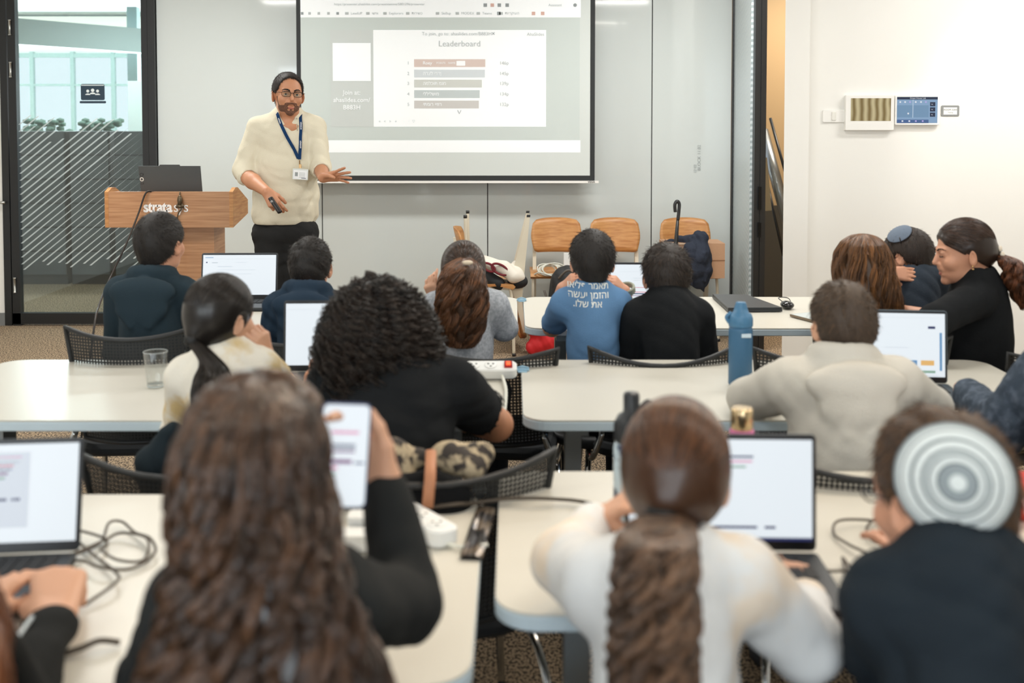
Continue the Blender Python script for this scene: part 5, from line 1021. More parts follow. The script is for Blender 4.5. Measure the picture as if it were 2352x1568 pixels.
short_hair(p, (28, 22, 19), (84, 62, 46), thick=.014, length=.014, lift=.1, mname='hair_curly_dark')
H = p['H']; q = MB(); cdir = nrm(H.R.T @ nrm(A([-.62, -.35, .80]))); prof = [(.055*math.sin(t)/math.sin(.6)*1.0, math.cos(t)*.105) for t in np.linspace(0.001, .62, 8)]
def cap_on(H, cdir, ang, rad, name, m, parent, ctr=(0, -.014, .03), n=40, ring=False):
    z = nrm(cdir); x = nrm(np.cross(z, [0.3, .2, 1])); y = np.cross(z, x); q = MB(); V = []; rows = 14; ctr = A(ctr)
    for sgn in (0, 1):
        for j in range(rows+1):
            a = ang*j/rows
            for i in range(n):
                t = 2*PI*i/n; d = z*math.cos(a)+(x*math.cos(t)+y*math.sin(t))*math.sin(a); V.append(H.T(ctr+d*(A(rad)-(.003 if sgn else 0))+A([0, 0, 0])))
    K = (rows+1)*n; Fc = []
    for j in range(rows):
        for i in range(n): a, b, c, d = j*n+i, j*n+(i+1) % n, (j+1)*n+(i+1) % n, (j+1)*n+i; Fc += [(a, b, c, d), (K+d, K+c, K+b, K+a)]
    for i in range(n): Fc.append((rows*n+i, rows*n+(i+1) % n, K+rows*n+(i+1) % n, K+rows*n+i))
    q.raw(V, Fc, 0, True); o = q.build(name, m, parent)
    if ring: at = o.data.attributes.new('ring', 'FLOAT', 'POINT'); at.data.foreach_set('value', [((i//n) % (rows+1))/rows for i in range(len(o.data.vertices))])
    return o, H.T(ctr+z*A(rad)), H.R @ z
o, cc, zz_ = cap_on(H, cdir, .52, (.0975, .118, .109), 'kippah', mat('kippah_grey', (96, 108, 124), .8, bump=.2), p['t'])
q = MB(); q.tube([cc+A([-.005, -.03, -.02]), cc+A([.0, -.036, -.045])], .0022, 6); q.build('hair_pin', M_black, o)
chair_for(p, 'black mesh chair under the boy with the small kippah')
G8 = person('girl in profile facing left, curly ponytail with white shell tie and black sweater', (2212, 506, 3.88), .97, yaw=84, pitch=-8, roll=0, sh=((2205, 672), (2285, 690)), shY=3.86, hip=2255, hipY=3.86, b=1.08, skin='warm', shirt=cloth('black_knit', (26, 28, 30)), folds=.002, torso_yaw=62, drop=.05, collar=.055, open_=.4,
            arms=[dict(side='L', elbow=P(2150, 735, 3.68), wrist=P(2052, 712, 3.95), dir=(-.9, .3, 0), n=(0, -.2, .95), curl=.2, cuff=.15, sr=1.15, sleeve='long', hs=.85), dict(side='R', elbow=P(2262, 740, 4.1), wrist=P(2180, 735, 4.25))], sw=1.05, rh=.0035, res=.008)
pulled_hair(G8, (0, -.118, -.022), (26, 21, 19), (86, 62, 48), n=6500, thick=.010, cutz=-.012, slope=.72, rs=.0008, rough=.26, mname='hair_slick_dark', res=.004)
H = G8['H']; q = MB()
for x in (-1, 1): q.tube([H.T((x*.012, .0935, .018)), H.T((x*.025, .091, .0245)), H.T((x*.038, .083, .025)), H.T((x*.049, .072, .019))], .003*H.k, 8, r1=.0015)
q.build('eyebrow', mat('brow_g', (70, 50, 38), .8), G8['t']); q = MB()
for x in (-1, 1): q.tube([H.T((x*.018, .0885, -.002)), H.T((x*.03, .0915, -.006)), H.T((x*.044, .084, -.003))], .0016*H.k, 6)
q.build('eyelashes', mat('lash', (30, 22, 18), .8), G8['t'])
q = MB(); q.tube([H.T(p_) for p_ in ((-.017, .085, -.0585), (-.007, .0905, -.0565), (0, .0895, -.058), (.007, .0905, -.0565), (.017, .085, -.0585))], .004*H.k, 8); q.tube([H.T(p_) for p_ in ((-.015, .086, -.071), (0, .091, -.073), (.015, .086, -.071))], .0045*H.k, 8); q.build('lips', M_lip, G8['t'])
t0 = H.T((0, -.118, -.022)); tail(G8, 'ponytail', [t0, t0+A([.03, -.04, -.02]), t0+A([.048, -.06, -.065]), t0+A([.068, -.06, -.125]), t0+A([.105, -.05, -.20])], [.012, .026, .036, .044, .040, .022], [.012, .03, .04, .045, .035, .012], (30, 22, 18), (150, 92, 60), n=2400, amp=.010, freq=3, rs=.0012, clump=46, pinch=.82, base=.6, rad=0, ws=.03, mname='hair_dark_curl')
q = MB(); 
for k in range(5): a = k*1.3; q.ball(t0+A([.006+.010*math.cos(a)-.005, -.03+.004*k, .022*math.sin(a)+.0]), (.009, .006, .011), 10)
q.build('shell_hair_tie', mat('shell', (238, 226, 205), .3), G8['t'])
q = MB(); q.ball(H.T((-.088, -.004, -.045)), .0035, 8); q.ball(H.T((-.089, -.004, -.056)), .0042, 8); q.build('earring', mat('gold_ear', (226, 190, 130), .2, 1), G8['t'])
oc = office_chair('padded chair with bent chrome arm under the girl in profile', (XatY(2325, 3.84), 3.84, 0), .35, W=.44, top=.80)
ar = MB(); ar.tube(spline([(-.22, -.2, .48), (-.24, -.2, .68), (-.24, -.05, .7), (-.24, .12, .7), (-.23, .15, .45)], 6), .012, 8); ar.build('armrest', M_chrome, oc)
ar = MB(); ar.prism(rrect(.44, .42, .08, 5), .44, .50, bev=.02); ar.build('cushion', mat('olive_pad', (112, 106, 88), .7), oc)

# --- middle row
p = person('girl with a smooth dark ponytail in a cream tie-dyed shirt, hand at her ear', (508, 634, 2.86), .92, yaw=-32, pitch=-6, sh=((430, 868), (600, 852)), shY=2.86, hip=520, hipY=2.76, b=1.05, skin='fair', shirt=cloth('tie_dye', (236, 230, 216), noise=(9, (218, 192, 140), .5, .64)), sleeve='short', folds=.004, drop=.05, res=.008, rh=.0045,
           arms=[dict(side='L', elbow=P(410, 1010, 2.98), wrist=P(470, 960, 3.1), sleeve='short', cuff=1.0), dict(side='R', elbow=P(672, 900, 3.02), wrist=P(612, 820, 2.93), dir=P(588, 745, 2.86)-P(612, 820, 2.93), n=(.75, -.6, .1), curl=(.75, .85, .95, 1.0), thumb=(.8, .8), cuff=.5, res=.0042, hs=.95)], sw=1.0)
pulled_hair(p, (.0, -.098, -.055), (24, 22, 21), (58, 50, 44), n=8000, thick=.010, cutz=-.055, slope=.75, rs=.0008, rough=.25, mname='hair_black_smooth')
tp = p['H'].T((.0, -.105, -.062)); tail(p, 'ponytail', [tp, P(486, 835, tp[1]-.03), P(486, 880, tp[1]-.07), P(470, 930, tp[1]-.09), P(444, 985, tp[1]-.10)], [.016, .024, .044, .044, .030, .006], [.014, .022, .032, .03, .02, .005], (24, 22, 21), (74, 60, 50), n=2200, amp=.0015, freq=2, rs=.0009, clump=20, ripple=.0, mname='hair_black_smooth')
q = MB(); q.lathe([(.017, -.012), (.020, -.006), (.020, .006), (.017, .012)], tp, 16); q.build('hair_tie', mat('tie_black', (16, 16, 16), .6), p['t'])
chair_for(p, 'black mesh chair of the girl with the dark ponytail', 0, dy=-.05, W=.50, top=.79).location.x -= .03
jk = fold_cloth('dark_jacket', [cap(P(385, 1000, 2.62), P(360, 1065, 2.62), .03, .045, k=.03), cap(P(360, 1065, 2.62), P(365, 1200, 2.62), .045, .05, k=.03), ell(P(400, 1080, 2.64), (.05, .03, .12), k=.03)], .008, cloth('dark_teal_cloth', (34, 44, 50)), .005, 35); tag(jk, 'dark teal jacket slung over the left side of the ponytail girl\'s chair', 'jacket')
# curly woman
W10 = person('woman with a big mass of black curls in a black T-shirt, leaning forward', (868, 655, 2.78), 1.0, yaw=12, pitch=-10, sh=((770, 892), (1040, 892)), shY=2.74, hip=905, hipY=2.56, b=1.28, skin='tan', shirt=cloth('black_jersey', (25, 27, 29)), sleeve='short', folds=.004, drop=.035, res=.008, sw=1.35, trousers=(28, 30, 36),
             arms=[dict(side='L', elbow=P(738, 985, 3.02), wrist=P(722, 868, 3.2), dir=(.05, .6, .4), n=(-.2, -.5, .6), cuff=.7), dict(side='R', elbow=P(1140, 975, 2.98), wrist=P(1010, 950, 3.2), dir=(-.8, .4, 0), n=(0, 0, 1.), cuff=.64)], seat=.52)
def curls(p, n, dark, light, L=(.09, .21), r=(.009, .017), turns=(3, 6), spread=.06, m=50, rs=.0017, name='curly_hair', lower=-.75):
    H = p['H']; rd = rng.normal(size=(n*3, 3)); rd /= np.linalg.norm(rd, axis=1)[:, None]; ok = (rd[:, 2] > lower+.75*np.clip(rd[:, 1], 0, 1)*1.2) & (rd[:, 1] < .75); rd = rd[ok][:n]; n = len(rd)
    rad = A([.078, .099, .09]); s = np.linspace(0, 1, m)[None, :, None]; w = rd @ H.R.T; start = H.c+((rd*rad+[0, -.014, .03])*H.k) @ H.R.T
    Ln = rng.uniform(*L, (n, 1, 1)); out = spread*rng.uniform(.5, 1.15, (n, 1, 1)); g = A([0, 0, -1.])
    base = start[:, None]+w[:, None]*out*(1-(1-s)**2)*1.2+g*Ln*s**1.6+ (w*[1, 1, 0])[:, None]*Ln*.30*s
    ph = rng.uniform(0, 2*PI, (n, 1, 1)); tr = rng.uniform(*turns, (n, 1, 1)); rr = rng.uniform(*r, (n, 1, 1))*np.clip(s*4, 0, 1); u = nrm(rng.normal(size=3)); sd = rng.normal(size=(n, 1, 3)); sd /= np.linalg.norm(sd, axis=2, keepdims=True); s2 = np.cross(sd, g+w[:, None]*.6); s2 /= np.linalg.norm(s2, axis=2, keepdims=True); s3 = np.cross(s2, g+w[:, None]*.6)
    Pn = base+s2*rr*np.cos(tr*2*PI*s+ph)+s3*rr*np.sin(tr*2*PI*s+ph); tone = rng.uniform(0, 1, n)
    reps = [Pn+rng.normal(0, .0028, (n, 1, 3)) for _ in range(3)]; Pn = np.concatenate(reps); tone = np.concatenate([tone]*3)
    (tv, tq), tn = tubes(Pn, rs, rs*.4, tone); k = H.k
    g_ = Grid([ell(H.T((0, -.03, .02)), (.105*k, .11*k, .11*k), H.R, .03), ell(H.T((0, -.05, -.05)), (.125*k, .09*k, .09*k), H.R, .04)], .008, ext=.012); g_.folds(.008, 70, 5); g_.cut(H.T((0, .03, -.02)), H.R @ A([0, 1., -.5])); V, Q = g_.mesh()
    return npmesh(name, [(V, Q), (tv, tq)], hairmat('hair_curls', dark, light, .4), p['t'], [np.zeros(len(V)), tn])
curls(W10, 2300, (17, 15, 14), (54, 42, 34), L=(.06, .15), spread=.045)
ch = chair_for(W10, 'black mesh chair angled behind the woman in the black T-shirt', .28, dy=-.02, W=.52, top=.83); ch.location.x += .07
bp2 = thing('backpack', 'black and leopard print backpack with tan strap hung on the curly woman\'s chair', 'backpack', P(990, 1150, 2.33)*[1, 1, 0]+[0, 0, .5]); c = P(985, 1130, 2.28)
fold_cloth('bag_body', [ell(c+[-.01, 0, -.07], (.11, .045, .12), k=.03), cap(c+[-.07, .0, .0], c+[.07, .0, .0], .04, .03, k=.04)], .009, cloth('bag_dark', (14, 15, 17)), .007, 26, parent=bp2)
lp = mat('leopard', (176, 160, 132), .8, noise=(34, (50, 44, 40), .46, .54))
fold_cloth('leopard_scarf', [cap(P(900, 1045, 2.36), P(930, 1110, 2.34), .035, .03, k=.03), cap(P(1035, 1048, 2.36), P(1085, 1075, 2.34), .035, .03, k=.03), cap(P(905, 1040, 2.38), P(960, 1048, 2.38), .03, .02, k=.03), cap(P(1020, 1040, 2.38), P(1110, 1040, 2.38), .02, .03, k=.03)], .007, lp, .004, 40, parent=bp2)
q = MB(); q.tube([P(990, 1035, 2.30), P(988, 1100, 2.2), P(982, 1165, 2.19)], .012, 8, flat=.35); q.build('strap', mat('tan_leather', (178, 122, 88), .6), bp2)
# beige hoodie
p = person('boy in a beige hooded sweatshirt with short brown hair, in front of the form laptop', (1934, 650, 2.86), .93, yaw=6, sh=((1812, 884), (2058, 880)), shY=2.80, hip=1945, hipY=2.72, b=1.15, skin='fair', shirt=cloth('beige_fleece', (204, 200, 190)), hood=True, folds=.0022, drop=.035, res=.0075, sw=1.3, rh=.0045,
           arms=[dict(side='L', elbow=P(1722, 915, 3.0), wrist=P(1800, 905, 3.22), dir=(.7, .5, 0), n=(0, 0, 1.)), dict(side='R', elbow=P(2135, 935, 2.98), wrist=P(2060, 900, 3.25), dir=(-.6, .5, 0), n=(0, 0, 1.))])
short_hair(p, (54, 44, 36), (118, 94, 72), thick=.012, length=.013, n=7000, mname='hair_light_brown', lift=.3)
chair_for(p, 'black mesh chair with a grey lower rail behind the beige hooded boy', 0, dy=-.06, W=.5, top=.80)
p = person('person in a dark grey-blue fleece at the right edge, forearm on the table', (2560, 690, 2.8), .98, yaw=25, sh=((2420, 850), (2640, 850)), shY=2.80, hip=2530, hipY=2.75, b=1.15, skin='fair', shirt=cloth('blue_grey_fleece', (62, 72, 84), noise=(40, (88, 98, 112), .45, .65)), folds=.005, drop=.05, res=.008, sw=1.5,
           arms=[dict(side='L', elbow=P(2300, 985, 2.86), wrist=P(2222, 905, 3.1), dir=(.3, .9, .1), n=(0, 0, 1.), cuff=.93), dict(side='R')])
short_hair(p, *BLK)
chair_for(p, 'black mesh chair at the right edge under the person in fleece')

# --- back row
G13 = person('girl with long wavy brown hair in a black top, holding up a phone', (588, 868, 1.40), 1.0, yaw=0, sh=((440, 1400), (780, 1390)), shY=1.32, hip=600, hipY=1.24, b=1.12, skin='fair', shirt=cloth('charcoal_knit', (34, 36, 36)), folds=.003, drop=.06, res=.007, rh=.005, sw=1.12,
             arms=[dict(side='R', elbow=P(930, 1385, 1.52), wrist=P(888, 1120, 1.600), dir=(-.62, .06, .78), n=(.2, .95, .1), curl=(.5, .5, .5, .5), spread=.1, thumb=(.75, -.05), cuff=.93, res=.0034, hs=.98, sr=1.0), dict(side='L', elbow=P(360, 1560, 1.45), wrist=P(470, 1480, 1.62))])
hp0 = [P(588, 856, 1.41), P(588, 866, 1.41), P(586, 890, 1.405), P(583, 930, 1.39), P(578, 1000, 1.37), P(577, 1120, 1.35), P(590, 1250, 1.31), P(596, 1400, 1.27), P(600, 1560, 1.24), P(604, 1750, 1.23)]
AX = [.006, .038, .062, .080, .090, .096, .092, .110, .136, .155]; AY = [.006, .048, .078, .100, .110, .110, .092, .075, .062, .05]
Pn = sheath(10000, hp0, AX, AY, rho=(.93, 1.05), t0=(0, .25), t1=(.85, 1), amp=.0125, freq=6.5, m=84, clump=150, pinch=.80, rad=.03, rfreq=7, coh=.35, ws=.40)
(tv, tq), tn = tubes(Pn, .0012, .0007, CT); V, Q = loft(hp0, AX, AY, scale=.93, ripple=.0, rf=20, m=110, n=48, rad=.015, rfreq=9)
npmesh('long_wavy_hair', [(V, Q), (tv, tq)], hairmat('hair_big', (28, 22, 19), (114, 82, 60), .24), G13['t'], [np.full(len(V), .03), tn])
MATS['hair_big'].node_tree.nodes['Principled BSDF'].inputs['Specular IOR Level'].default_value = .6
ph = thing('smartphone', 'smartphone with a bar chart held up by the long haired girl', 'phone', P(790, 1165, 1.55))
a, b_, c_ = P(737, 1163, 1.535)-A([0, 0, 0]), P(828, 1168, 1.545), P(747, 908, 1.60); r_ = nrm(b_-a); W_ = .073; u_ = nrm(c_-a-r_*np.dot(c_-a, r_)); Hh = .152; nrm_ = np.cross(r_, u_)*1
if nrm_[1] > 0: nrm_ = -nrm_
org = a+A([.0, 0, 0]); org = P(783, 1166, 1.54)
org = P(782, 1168, 1.54); u_ = nrm(P(796, 912, 1.575)-P(779, 1166, 1.54)); r_ = nrm(r_-u_*np.dot(r_, u_)); nf = np.cross(r_, u_); nf = nf if nf[1] < 0 else -nf
q = MB(); q.prism([(x, y+Hh/2) for x, y in rrect(W_, Hh, .01, 5)], 0, .008, (r_, u_, -nf), org, bev=.002); q.build('phone_body', mat('phone_blue', (60, 72, 110), .3), ph)
q = MB(); f = (org, r_, u_, nf); q.raw([org+r_*x+u_*(y+Hh/2)+nf*.0006 for x, y in rrect(W_-.005, Hh-.006, .008, 5)], [list(range(24))], 0)
for (x0, y0, x1, y1, mi) in ((-.02, .107, .02, .111, 8), (-.02, .089, .016, .092, 2), (-.02, .084, .016, .088, 5), (-.02, .080, .016, .083, 3), (-.033, .064, .012, .070, 3), (.016, .064, .03, .067, 2), (-.03, .056, -.008, .060, 8), (-.028, .048, -.01, .051, 4), (-.028, .040, -.012, .043, 8)): card(q, x0, y0, x1, y1, f, mi, .001)
q.build('screen', SCM, ph)
c_l = office_chair('black mesh chair under the girl with the raised phone', (G13['Hc'][0], G13['Hc'][1]+.08, 0), 0, top=.62)
# ponytail girl in white
G14 = person('girl in a white sweatshirt with a long curly ponytail at the large laptop', (1553, 925, 1.70), .97, yaw=-10, pitch=-4, sh=((1382, 1345), (1700, 1335)), shY=1.60, hip=1520, hipY=1.50, b=1.12, skin='fair', shirt=cloth('white_sweat', (222, 224, 224), noise=(5, (228, 214, 196), .56, .66)), folds=.002, drop=.02, res=.007, rh=.004, sw=1.2, collar=.06,
             arms=[dict(side='L', elbow=P(1300, 1290, 1.78), wrist=P(1372, 1195, 1.90), dir=P(1440, 1150, 1.86)-P(1372, 1195, 1.90), n=(-.35, -.2, .9), curl=(.5, .6, .7, .8), cuff=.85, res=.0038, thumb=(.4, .6)), dict(side='R', elbow=P(1850, 1480, 1.66), wrist=P(1852, 1368, 1.86), dir=(-.05, .92, .25), n=(0, -.35, .9), curl=(.25, .35, .45, .5), cuff=.82, spread=.5, res=.0036, thumb=(1.1, .3))])
pulled_hair(G14, (-.012, -.108, -.02), (50, 34, 25), (120, 78, 50), n=11000, thick=.012, cutz=-.06, slope=.8, rs=.0007, rough=.3, mname='hair_auburn', res=.004)
tp = G14['H'].T((-.012, -.112, -.024)); s_ = tp[1]
tail(G14, 'ponytail', [tp, tp+A([-.004, -.03, -.015]), P(1510, 1225, 1.465), P(1506, 1330, 1.405), P(1503, 1440, 1.36), P(1498, 1560, 1.32), P(1490, 1650, 1.31)], [.006, .034, .043, .047, .047, .046, .03], [.006, .03, .04, .042, .04, .036, .03], (30, 23, 19), (134, 102, 78), n=6000, amp=.011, freq=5.2, rs=.0011, clump=64, pinch=.8, rad=.05, rfreq=6, coh=.9, base=.72, m=60, ws=.03, mname='hair_brown_tail')
q = MB(); q.lathe([(.02, -.01), (.026, -.005), (.026, .005), (.02, .01)], tp+A([-.004, 0, -.008]), 18); q.build('hair_tie', mat('tie_black', (16, 16, 16), .6), G14['t'])
office_chair('black mesh chair under the girl in white', (G14['Hc'][0]-.0, G14['Hc'][1]+.08, 0), 0, top=.62)
# kippah boy
B15 = person('boy in a black T-shirt wearing a large grey crocheted kippah', (2158, 950, 1.575), 1.04, yaw=24, pitch=-12, sh=((2050, 1385), (2372, 1378)), shY=1.50, hip=2210, hipY=1.40, b=1.2, skin='warm', shirt=cloth('navy_black_jersey', (32, 40, 47)), sleeve='short', folds=.004, drop=.055, res=.007, rh=.0045, sw=1.25,
             arms=[dict(side='L', elbow=P(2035, 1560, 1.66), wrist=P(2070, 1500, 1.9), cuff=.8), dict(side='R')])
short_hair(B15, (50, 38, 30), (136, 100, 68), thick=.010, length=.014, n=7000, mname='hair_brown_short', lift=.35)
mk = bpy.data.materials.new('crochet'); mk.use_nodes = True; nt = mk.node_tree; b = nt.nodes['Principled BSDF']; b.inputs['Roughness'].default_value = .9
H = B15['H']; wdir = nrm(A([-.30, -.92, .20])); ld = H.R.T @ wdir
o, cc, zz_ = cap_on(H, ld, .78, (.101, .124, .111), 'kippah', mk, B15['t'], n=72, ring=True)
tc = nt.nodes.new('ShaderNodeTexCoord'); mul = nt.nodes.new('ShaderNodeAttribute'); mul.attribute_name = 'ring'
r_ = nt.nodes.new('ShaderNodeValToRGB'); cr = r_.color_ramp; Wc, Gc, Dc = (*lin((214, 220, 218)), 1), (*lin((140, 149, 152)), 1), (*lin((70, 80, 86)), 1)
stops = [(0, Wc), (.11, Wc), (.14, Gc), (.27, Gc), (.295, Dc), (.32, Wc), (.38, Wc), (.405, Gc), (.42, Dc), (.45, Wc), (.50, Gc), (.52, Dc), (.545, Wc), (.64, Wc), (.665, Dc), (.69, Gc), (.72, Wc), (.82, Wc), (.84, Dc), (.865, Wc), (.96, Gc), (.985, Dc)]
while len(cr.elements) < len(stops): cr.elements.new(.5)
for e, (x_, c_) in zip(cr.elements, stops): e.position = x_
for e, (x_, c_) in zip(sorted(cr.elements, key=lambda e: e.position), stops): e.color = c_
nz = nt.nodes.new('ShaderNodeTexVoronoi'); nz.inputs['Scale'].default_value = 130; nt.links.new(tc.outputs['Object'], nz.inputs[0]); mxx = nt.nodes.new('ShaderNodeMix'); mxx.data_type = 'RGBA'; mxx.blend_type = 'MULTIPLY'; mxx.inputs['Factor'].default_value = .35
nt.links.new(mul.outputs['Fac'], r_.inputs[0]); nt.links.new(r_.outputs[0], mxx.inputs['A']); nt.links.new(nz.outputs['Distance'], mxx.inputs['B']); nt.links.new(r_.outputs[0], b.inputs['Base Color'])
bp3 = nt.nodes.new('ShaderNodeBump'); bp3.inputs['Strength'].default_value = .7; bp3.inputs['Distance'].default_value = .002; nt.links.new(nz.outputs['Distance'], bp3.inputs['Height']); nt.links.new(bp3.outputs[0], b.inputs['Normal'])
q = MB(); 
for x in (-1, 1): q.tube([H.T((x*.05, .093, .004)), H.T((x*.078, .06, .008)), H.T((x*.084, -.005, .002)), H.T((x*.082, -.02, -.02))], .002, 6)
for x in (-1, 1): q.tube([H.T((x*.031+.022*math.cos(t), .098, .002+.017*math.sin(t))) for t in np.linspace(0, 2*PI, 20, endpoint=False)], .0018, 6, close=True)
q.build('glasses', M_black, B15['t'])
office_chair('black mesh chair under the boy with the crocheted kippah', (B15['Hc'][0], B15['Hc'][1]+.08, 0), 0, top=.62)
# girl at the left edge
p = person('person in a black sleeved jacket at the lower left edge, hand by the laptop', (-260, 1000, 1.42), .97, yaw=-5, sh=((-400, 1430), (-110, 1430)), shY=1.36, hip=-260, hipY=1.3, b=1.05, skin='fair', shirt=cloth('black_tracksuit', (30, 32, 32)), folds=.004, drop=.05, res=.007, sw=1.15,
           arms=[dict(side='R', elbow=P(20, 1640, 1.42), wrist=P(125, 1432, 1.66), dir=P(140, 1290, 1.78)-P(125, 1432, 1.66), n=(.15, -.55, .8), curl=(.75, .8, .85, .9), spread=.05, cuff=.9, res=.0036, thumb=(.6, .5), hs=1.22), dict(side='L')])
hp1 = [P(-260, 985, 1.43), P(-260, 1040, 1.4), P(-250, 1200, 1.38), P(-225, 1350, 1.34), P(-175, 1480, 1.30), P(-150, 1650, 1.27)]
tail(p, 'long_hair', hp1, [.014, .09, .105, .105, .10, .09], [.014, .09, .105, .09, .07, .05], (110, 66, 40), (190, 120, 72), n=3000, amp=.004, freq=4, rs=.0009, clump=50, mname='hair_copper', base=.95)
q = MB()
sdv = nrm(P(125, 1432, 1.66)-P(20, 1640, 1.42)); 
q.tube([P(20, 1640, 1.42)+sdv*.02+A([-.045, -.02, .03]), P(75, 1520, 1.53)+A([-.02, -.03, .034]), P(112, 1440, 1.63)+A([-.012, -.03, .03])], .0035, 6); q.tube([P(20, 1640, 1.42)+A([.04, -.04, .01]), P(90, 1520, 1.53)+A([.02, -.042, .012])], .0035, 6)
q.build('sleeve_piping', mat('piping', (190, 200, 205), .6), p['t'])
office_chair('black mesh chair under the person at the lower left edge', (p['Hc'][0], p['Hc'][1]+.08, 0), 0, top=.62)

# --- the teacher, standing
TY = 6.0; sc = F/TY
def Q_(px, py, dy=0): return P(px, py, TY+dy)
t = thing('person', 'bearded man with glasses in a cream henley shirt and blue lanyard, standing', 'person', (XatY(665, TY), TY, 0))
Hm = Head(P(662, 216, TY-.01)+A([0, 0, -.0]), Rh(180+24, -2, -3), 1.02, open_=.7); 
hr = Hm.prims(); Nk = Q_(664, 268, .03)
pieces = [Grid(hr+[cap(Hm.T((0, -.025, -.07)), Nk, .054, .06, k=.03), cap(Nk, Nk-[0, 0, .05], .065, .1, k=.04), cap(Hm.T((0, .03, -.085)), Nk+A([.02, -.04, .01]), .03, .035, k=.03)], .0032).mesh()]
SR_, SL_ = Q_(594, 294, .02), Q_(724, 292, .06)     # his right is at the picture's left
ER, WR = Q_(557, 398, -.02), Q_(612, 440, -.26); EL, WL = Q_(737, 385, -.02), Q_(742, 408, -.22)
Rt = rot('z', math.radians(180+14))
rh_ = hand(WR, Q_(638, 480, -.30)-WR, A([-.15, -.85, .35]), 'R', .98, (.55, .75, .9, 1.0), .05, (.6, .65)); lh_ = hand(WL, Q_(790, 402, -.27)-WL, A([.05, .75, .55]), 'L', .98, (.05, .05, .08, .1), .55, (.2, .5))
pieces.append(Grid([cap(SR_*.3+ER*.7, ER, .045, .042, k=.02), cap(ER, ER*.55+WR*.45, .045, .042, k=.02), cap(ER*.55+WR*.45, WR, .041, .028, k=.02)]+rh_, .0034).mesh())
pieces.append(Grid([cap(SL_*.3+EL*.7, EL, .045, .042, k=.02), cap(EL, WL, .044, .028, k=.02)]+lh_, .0034).mesh())
WC = Q_(655, 505, .03); BC = Q_(657, 445, .03); CC = Q_(660, 330, .04)
hipL, hipR = Q_(690, 535, .03), Q_(622, 535, .03)
ftL, ftR = A([XatY(690, TY), TY+.05, .0]), A([XatY(640, TY), TY-.03, .0])
knL, knR = (hipL+ftL)/2+[0, -.03, .02], (hipR+ftR)/2+[0, -.03, .02]
pieces.append(Grid([ell(CC, (.15, .09, .2), Rt, k=.05), ell(BC, (.15, .09, .2), Rt, k=.05), cap(SL_, SR_, .04, k=.04), cap(SL_, EL, .035), cap(SR_, ER, .035), cap(hipL, knL, .07, .045), cap(hipR, knR, .07, .045), cap(knL, ftL+[0, 0, .08], .045, .035), cap(knR, ftR+[0, 0, .08], .045, .035)], .018).mesh())
npmesh('body', pieces, skinmat('tan'), t)
M_hen = cloth('cream_henley', (222, 214, 192), 240, .2)
g = Grid([cap(SL_, SR_, .058, k=.06), cap(Nk-[0, 0, .012], SL_*.6+Nk*.4, .058, .05, k=.05), cap(Nk-[0, 0, .03], Nk+[0, -.004, .018], .08, .068, k=.03), cap(Nk-[0, 0, .012], SR_*.6+Nk*.4, .058, .05, k=.05), ell(CC, (.178, .118, .19), Rt, k=.06), ell((BC+CC)/2, (.186, .125, .15), Rt, k=.05), ell(BC, (.188, .130, .17), Rt, k=.05), ell(WC+[0, 0, .03], (.187, .125, .11), Rt, k=.05),
          cap(SR_, ER*.9+SR_*.1, .068, .060, k=.016), cap(ER*.9+SR_*.1, ER*.82+WR*.18, .062, .055, k=.03), cap(SL_, EL, .064, .055, k=.016), cap(EL, EL*.75+WL*.25, .056, .054, k=.02)], .0065, ext=.01)
g.folds(.0026, 58, 9); g.cut(Q_(655, 514), (0, 0, -1.)); g.D = np.maximum(g.D, -g.eval([cap(Nk+[0, -.004, .022], Nk+[0, -.02, .2], .060, .072, k=.002), cap(Nk+A([.0, -.03, .06]), Nk+A([.014, -.11, -.018]), .056, .034, k=.012), cap(Nk+A([.022, -.10, .0]), Nk+A([.028, -.135, -.05]), .024, .005, k=.012)]))
for a_, b_2, e in ((ER, WR, .18), (EL, WL, .25)): dd = nrm(b_2-a_); q0 = a_+(b_2-a_)*e; g.cut if 0 else None; g.D = np.maximum(g.D, -g.eval([cap(q0+dd*.052, q0+dd*.09, .052, .06, k=.002)]))
shm = npmesh('henley_shirt', [g.mesh()], M_hen, t)
leg = [ell(Q_(656, 528, .04), (.172, .125, .1), Rt, k=.05), cap(hipL, knL, .1, .075, k=.04), cap(hipR, knR, .1, .075, k=.04), cap(knL, ftL+[0, 0, .07], .075, .055, k=.04), cap(knR, ftR+[0, 0, .07], .075, .055, k=.04)]
g = Grid(leg, .009, ext=.008); g.folds(.003, 50, 4); g.cut(Q_(656, 506), (0, 0, 1.)); npmesh('trousers', [g.mesh()], cloth('black_twill', (40, 40, 40)), t)
for ft in (ftL, ftR): npmesh('shoe', [Grid([cap(ft+[0, .04, .045], ft+[0, -.14, .04], .045, .038, k=.02), cap(ft+[0, .03, .05], ft+[0, .02, .1], .045, .045, k=.02)], .01).mesh()], mat('shoe_dark', (52, 54, 58), .6), t)
pm = dict(t=t, H=Hm)
M_mh = ((28, 24, 22), (70, 58, 50))
short_hair(pm, *M_mh, thick=.006, length=.010, n=26000, rs=.0007, lift=.12, cutz=-.004, slope=.80, fc=(.058, .088, .30), mname='hair_man', nape=True, whorl=(0, -.4, .9))
Hm.features(t, mat('brow', (26, 21, 18), .8))
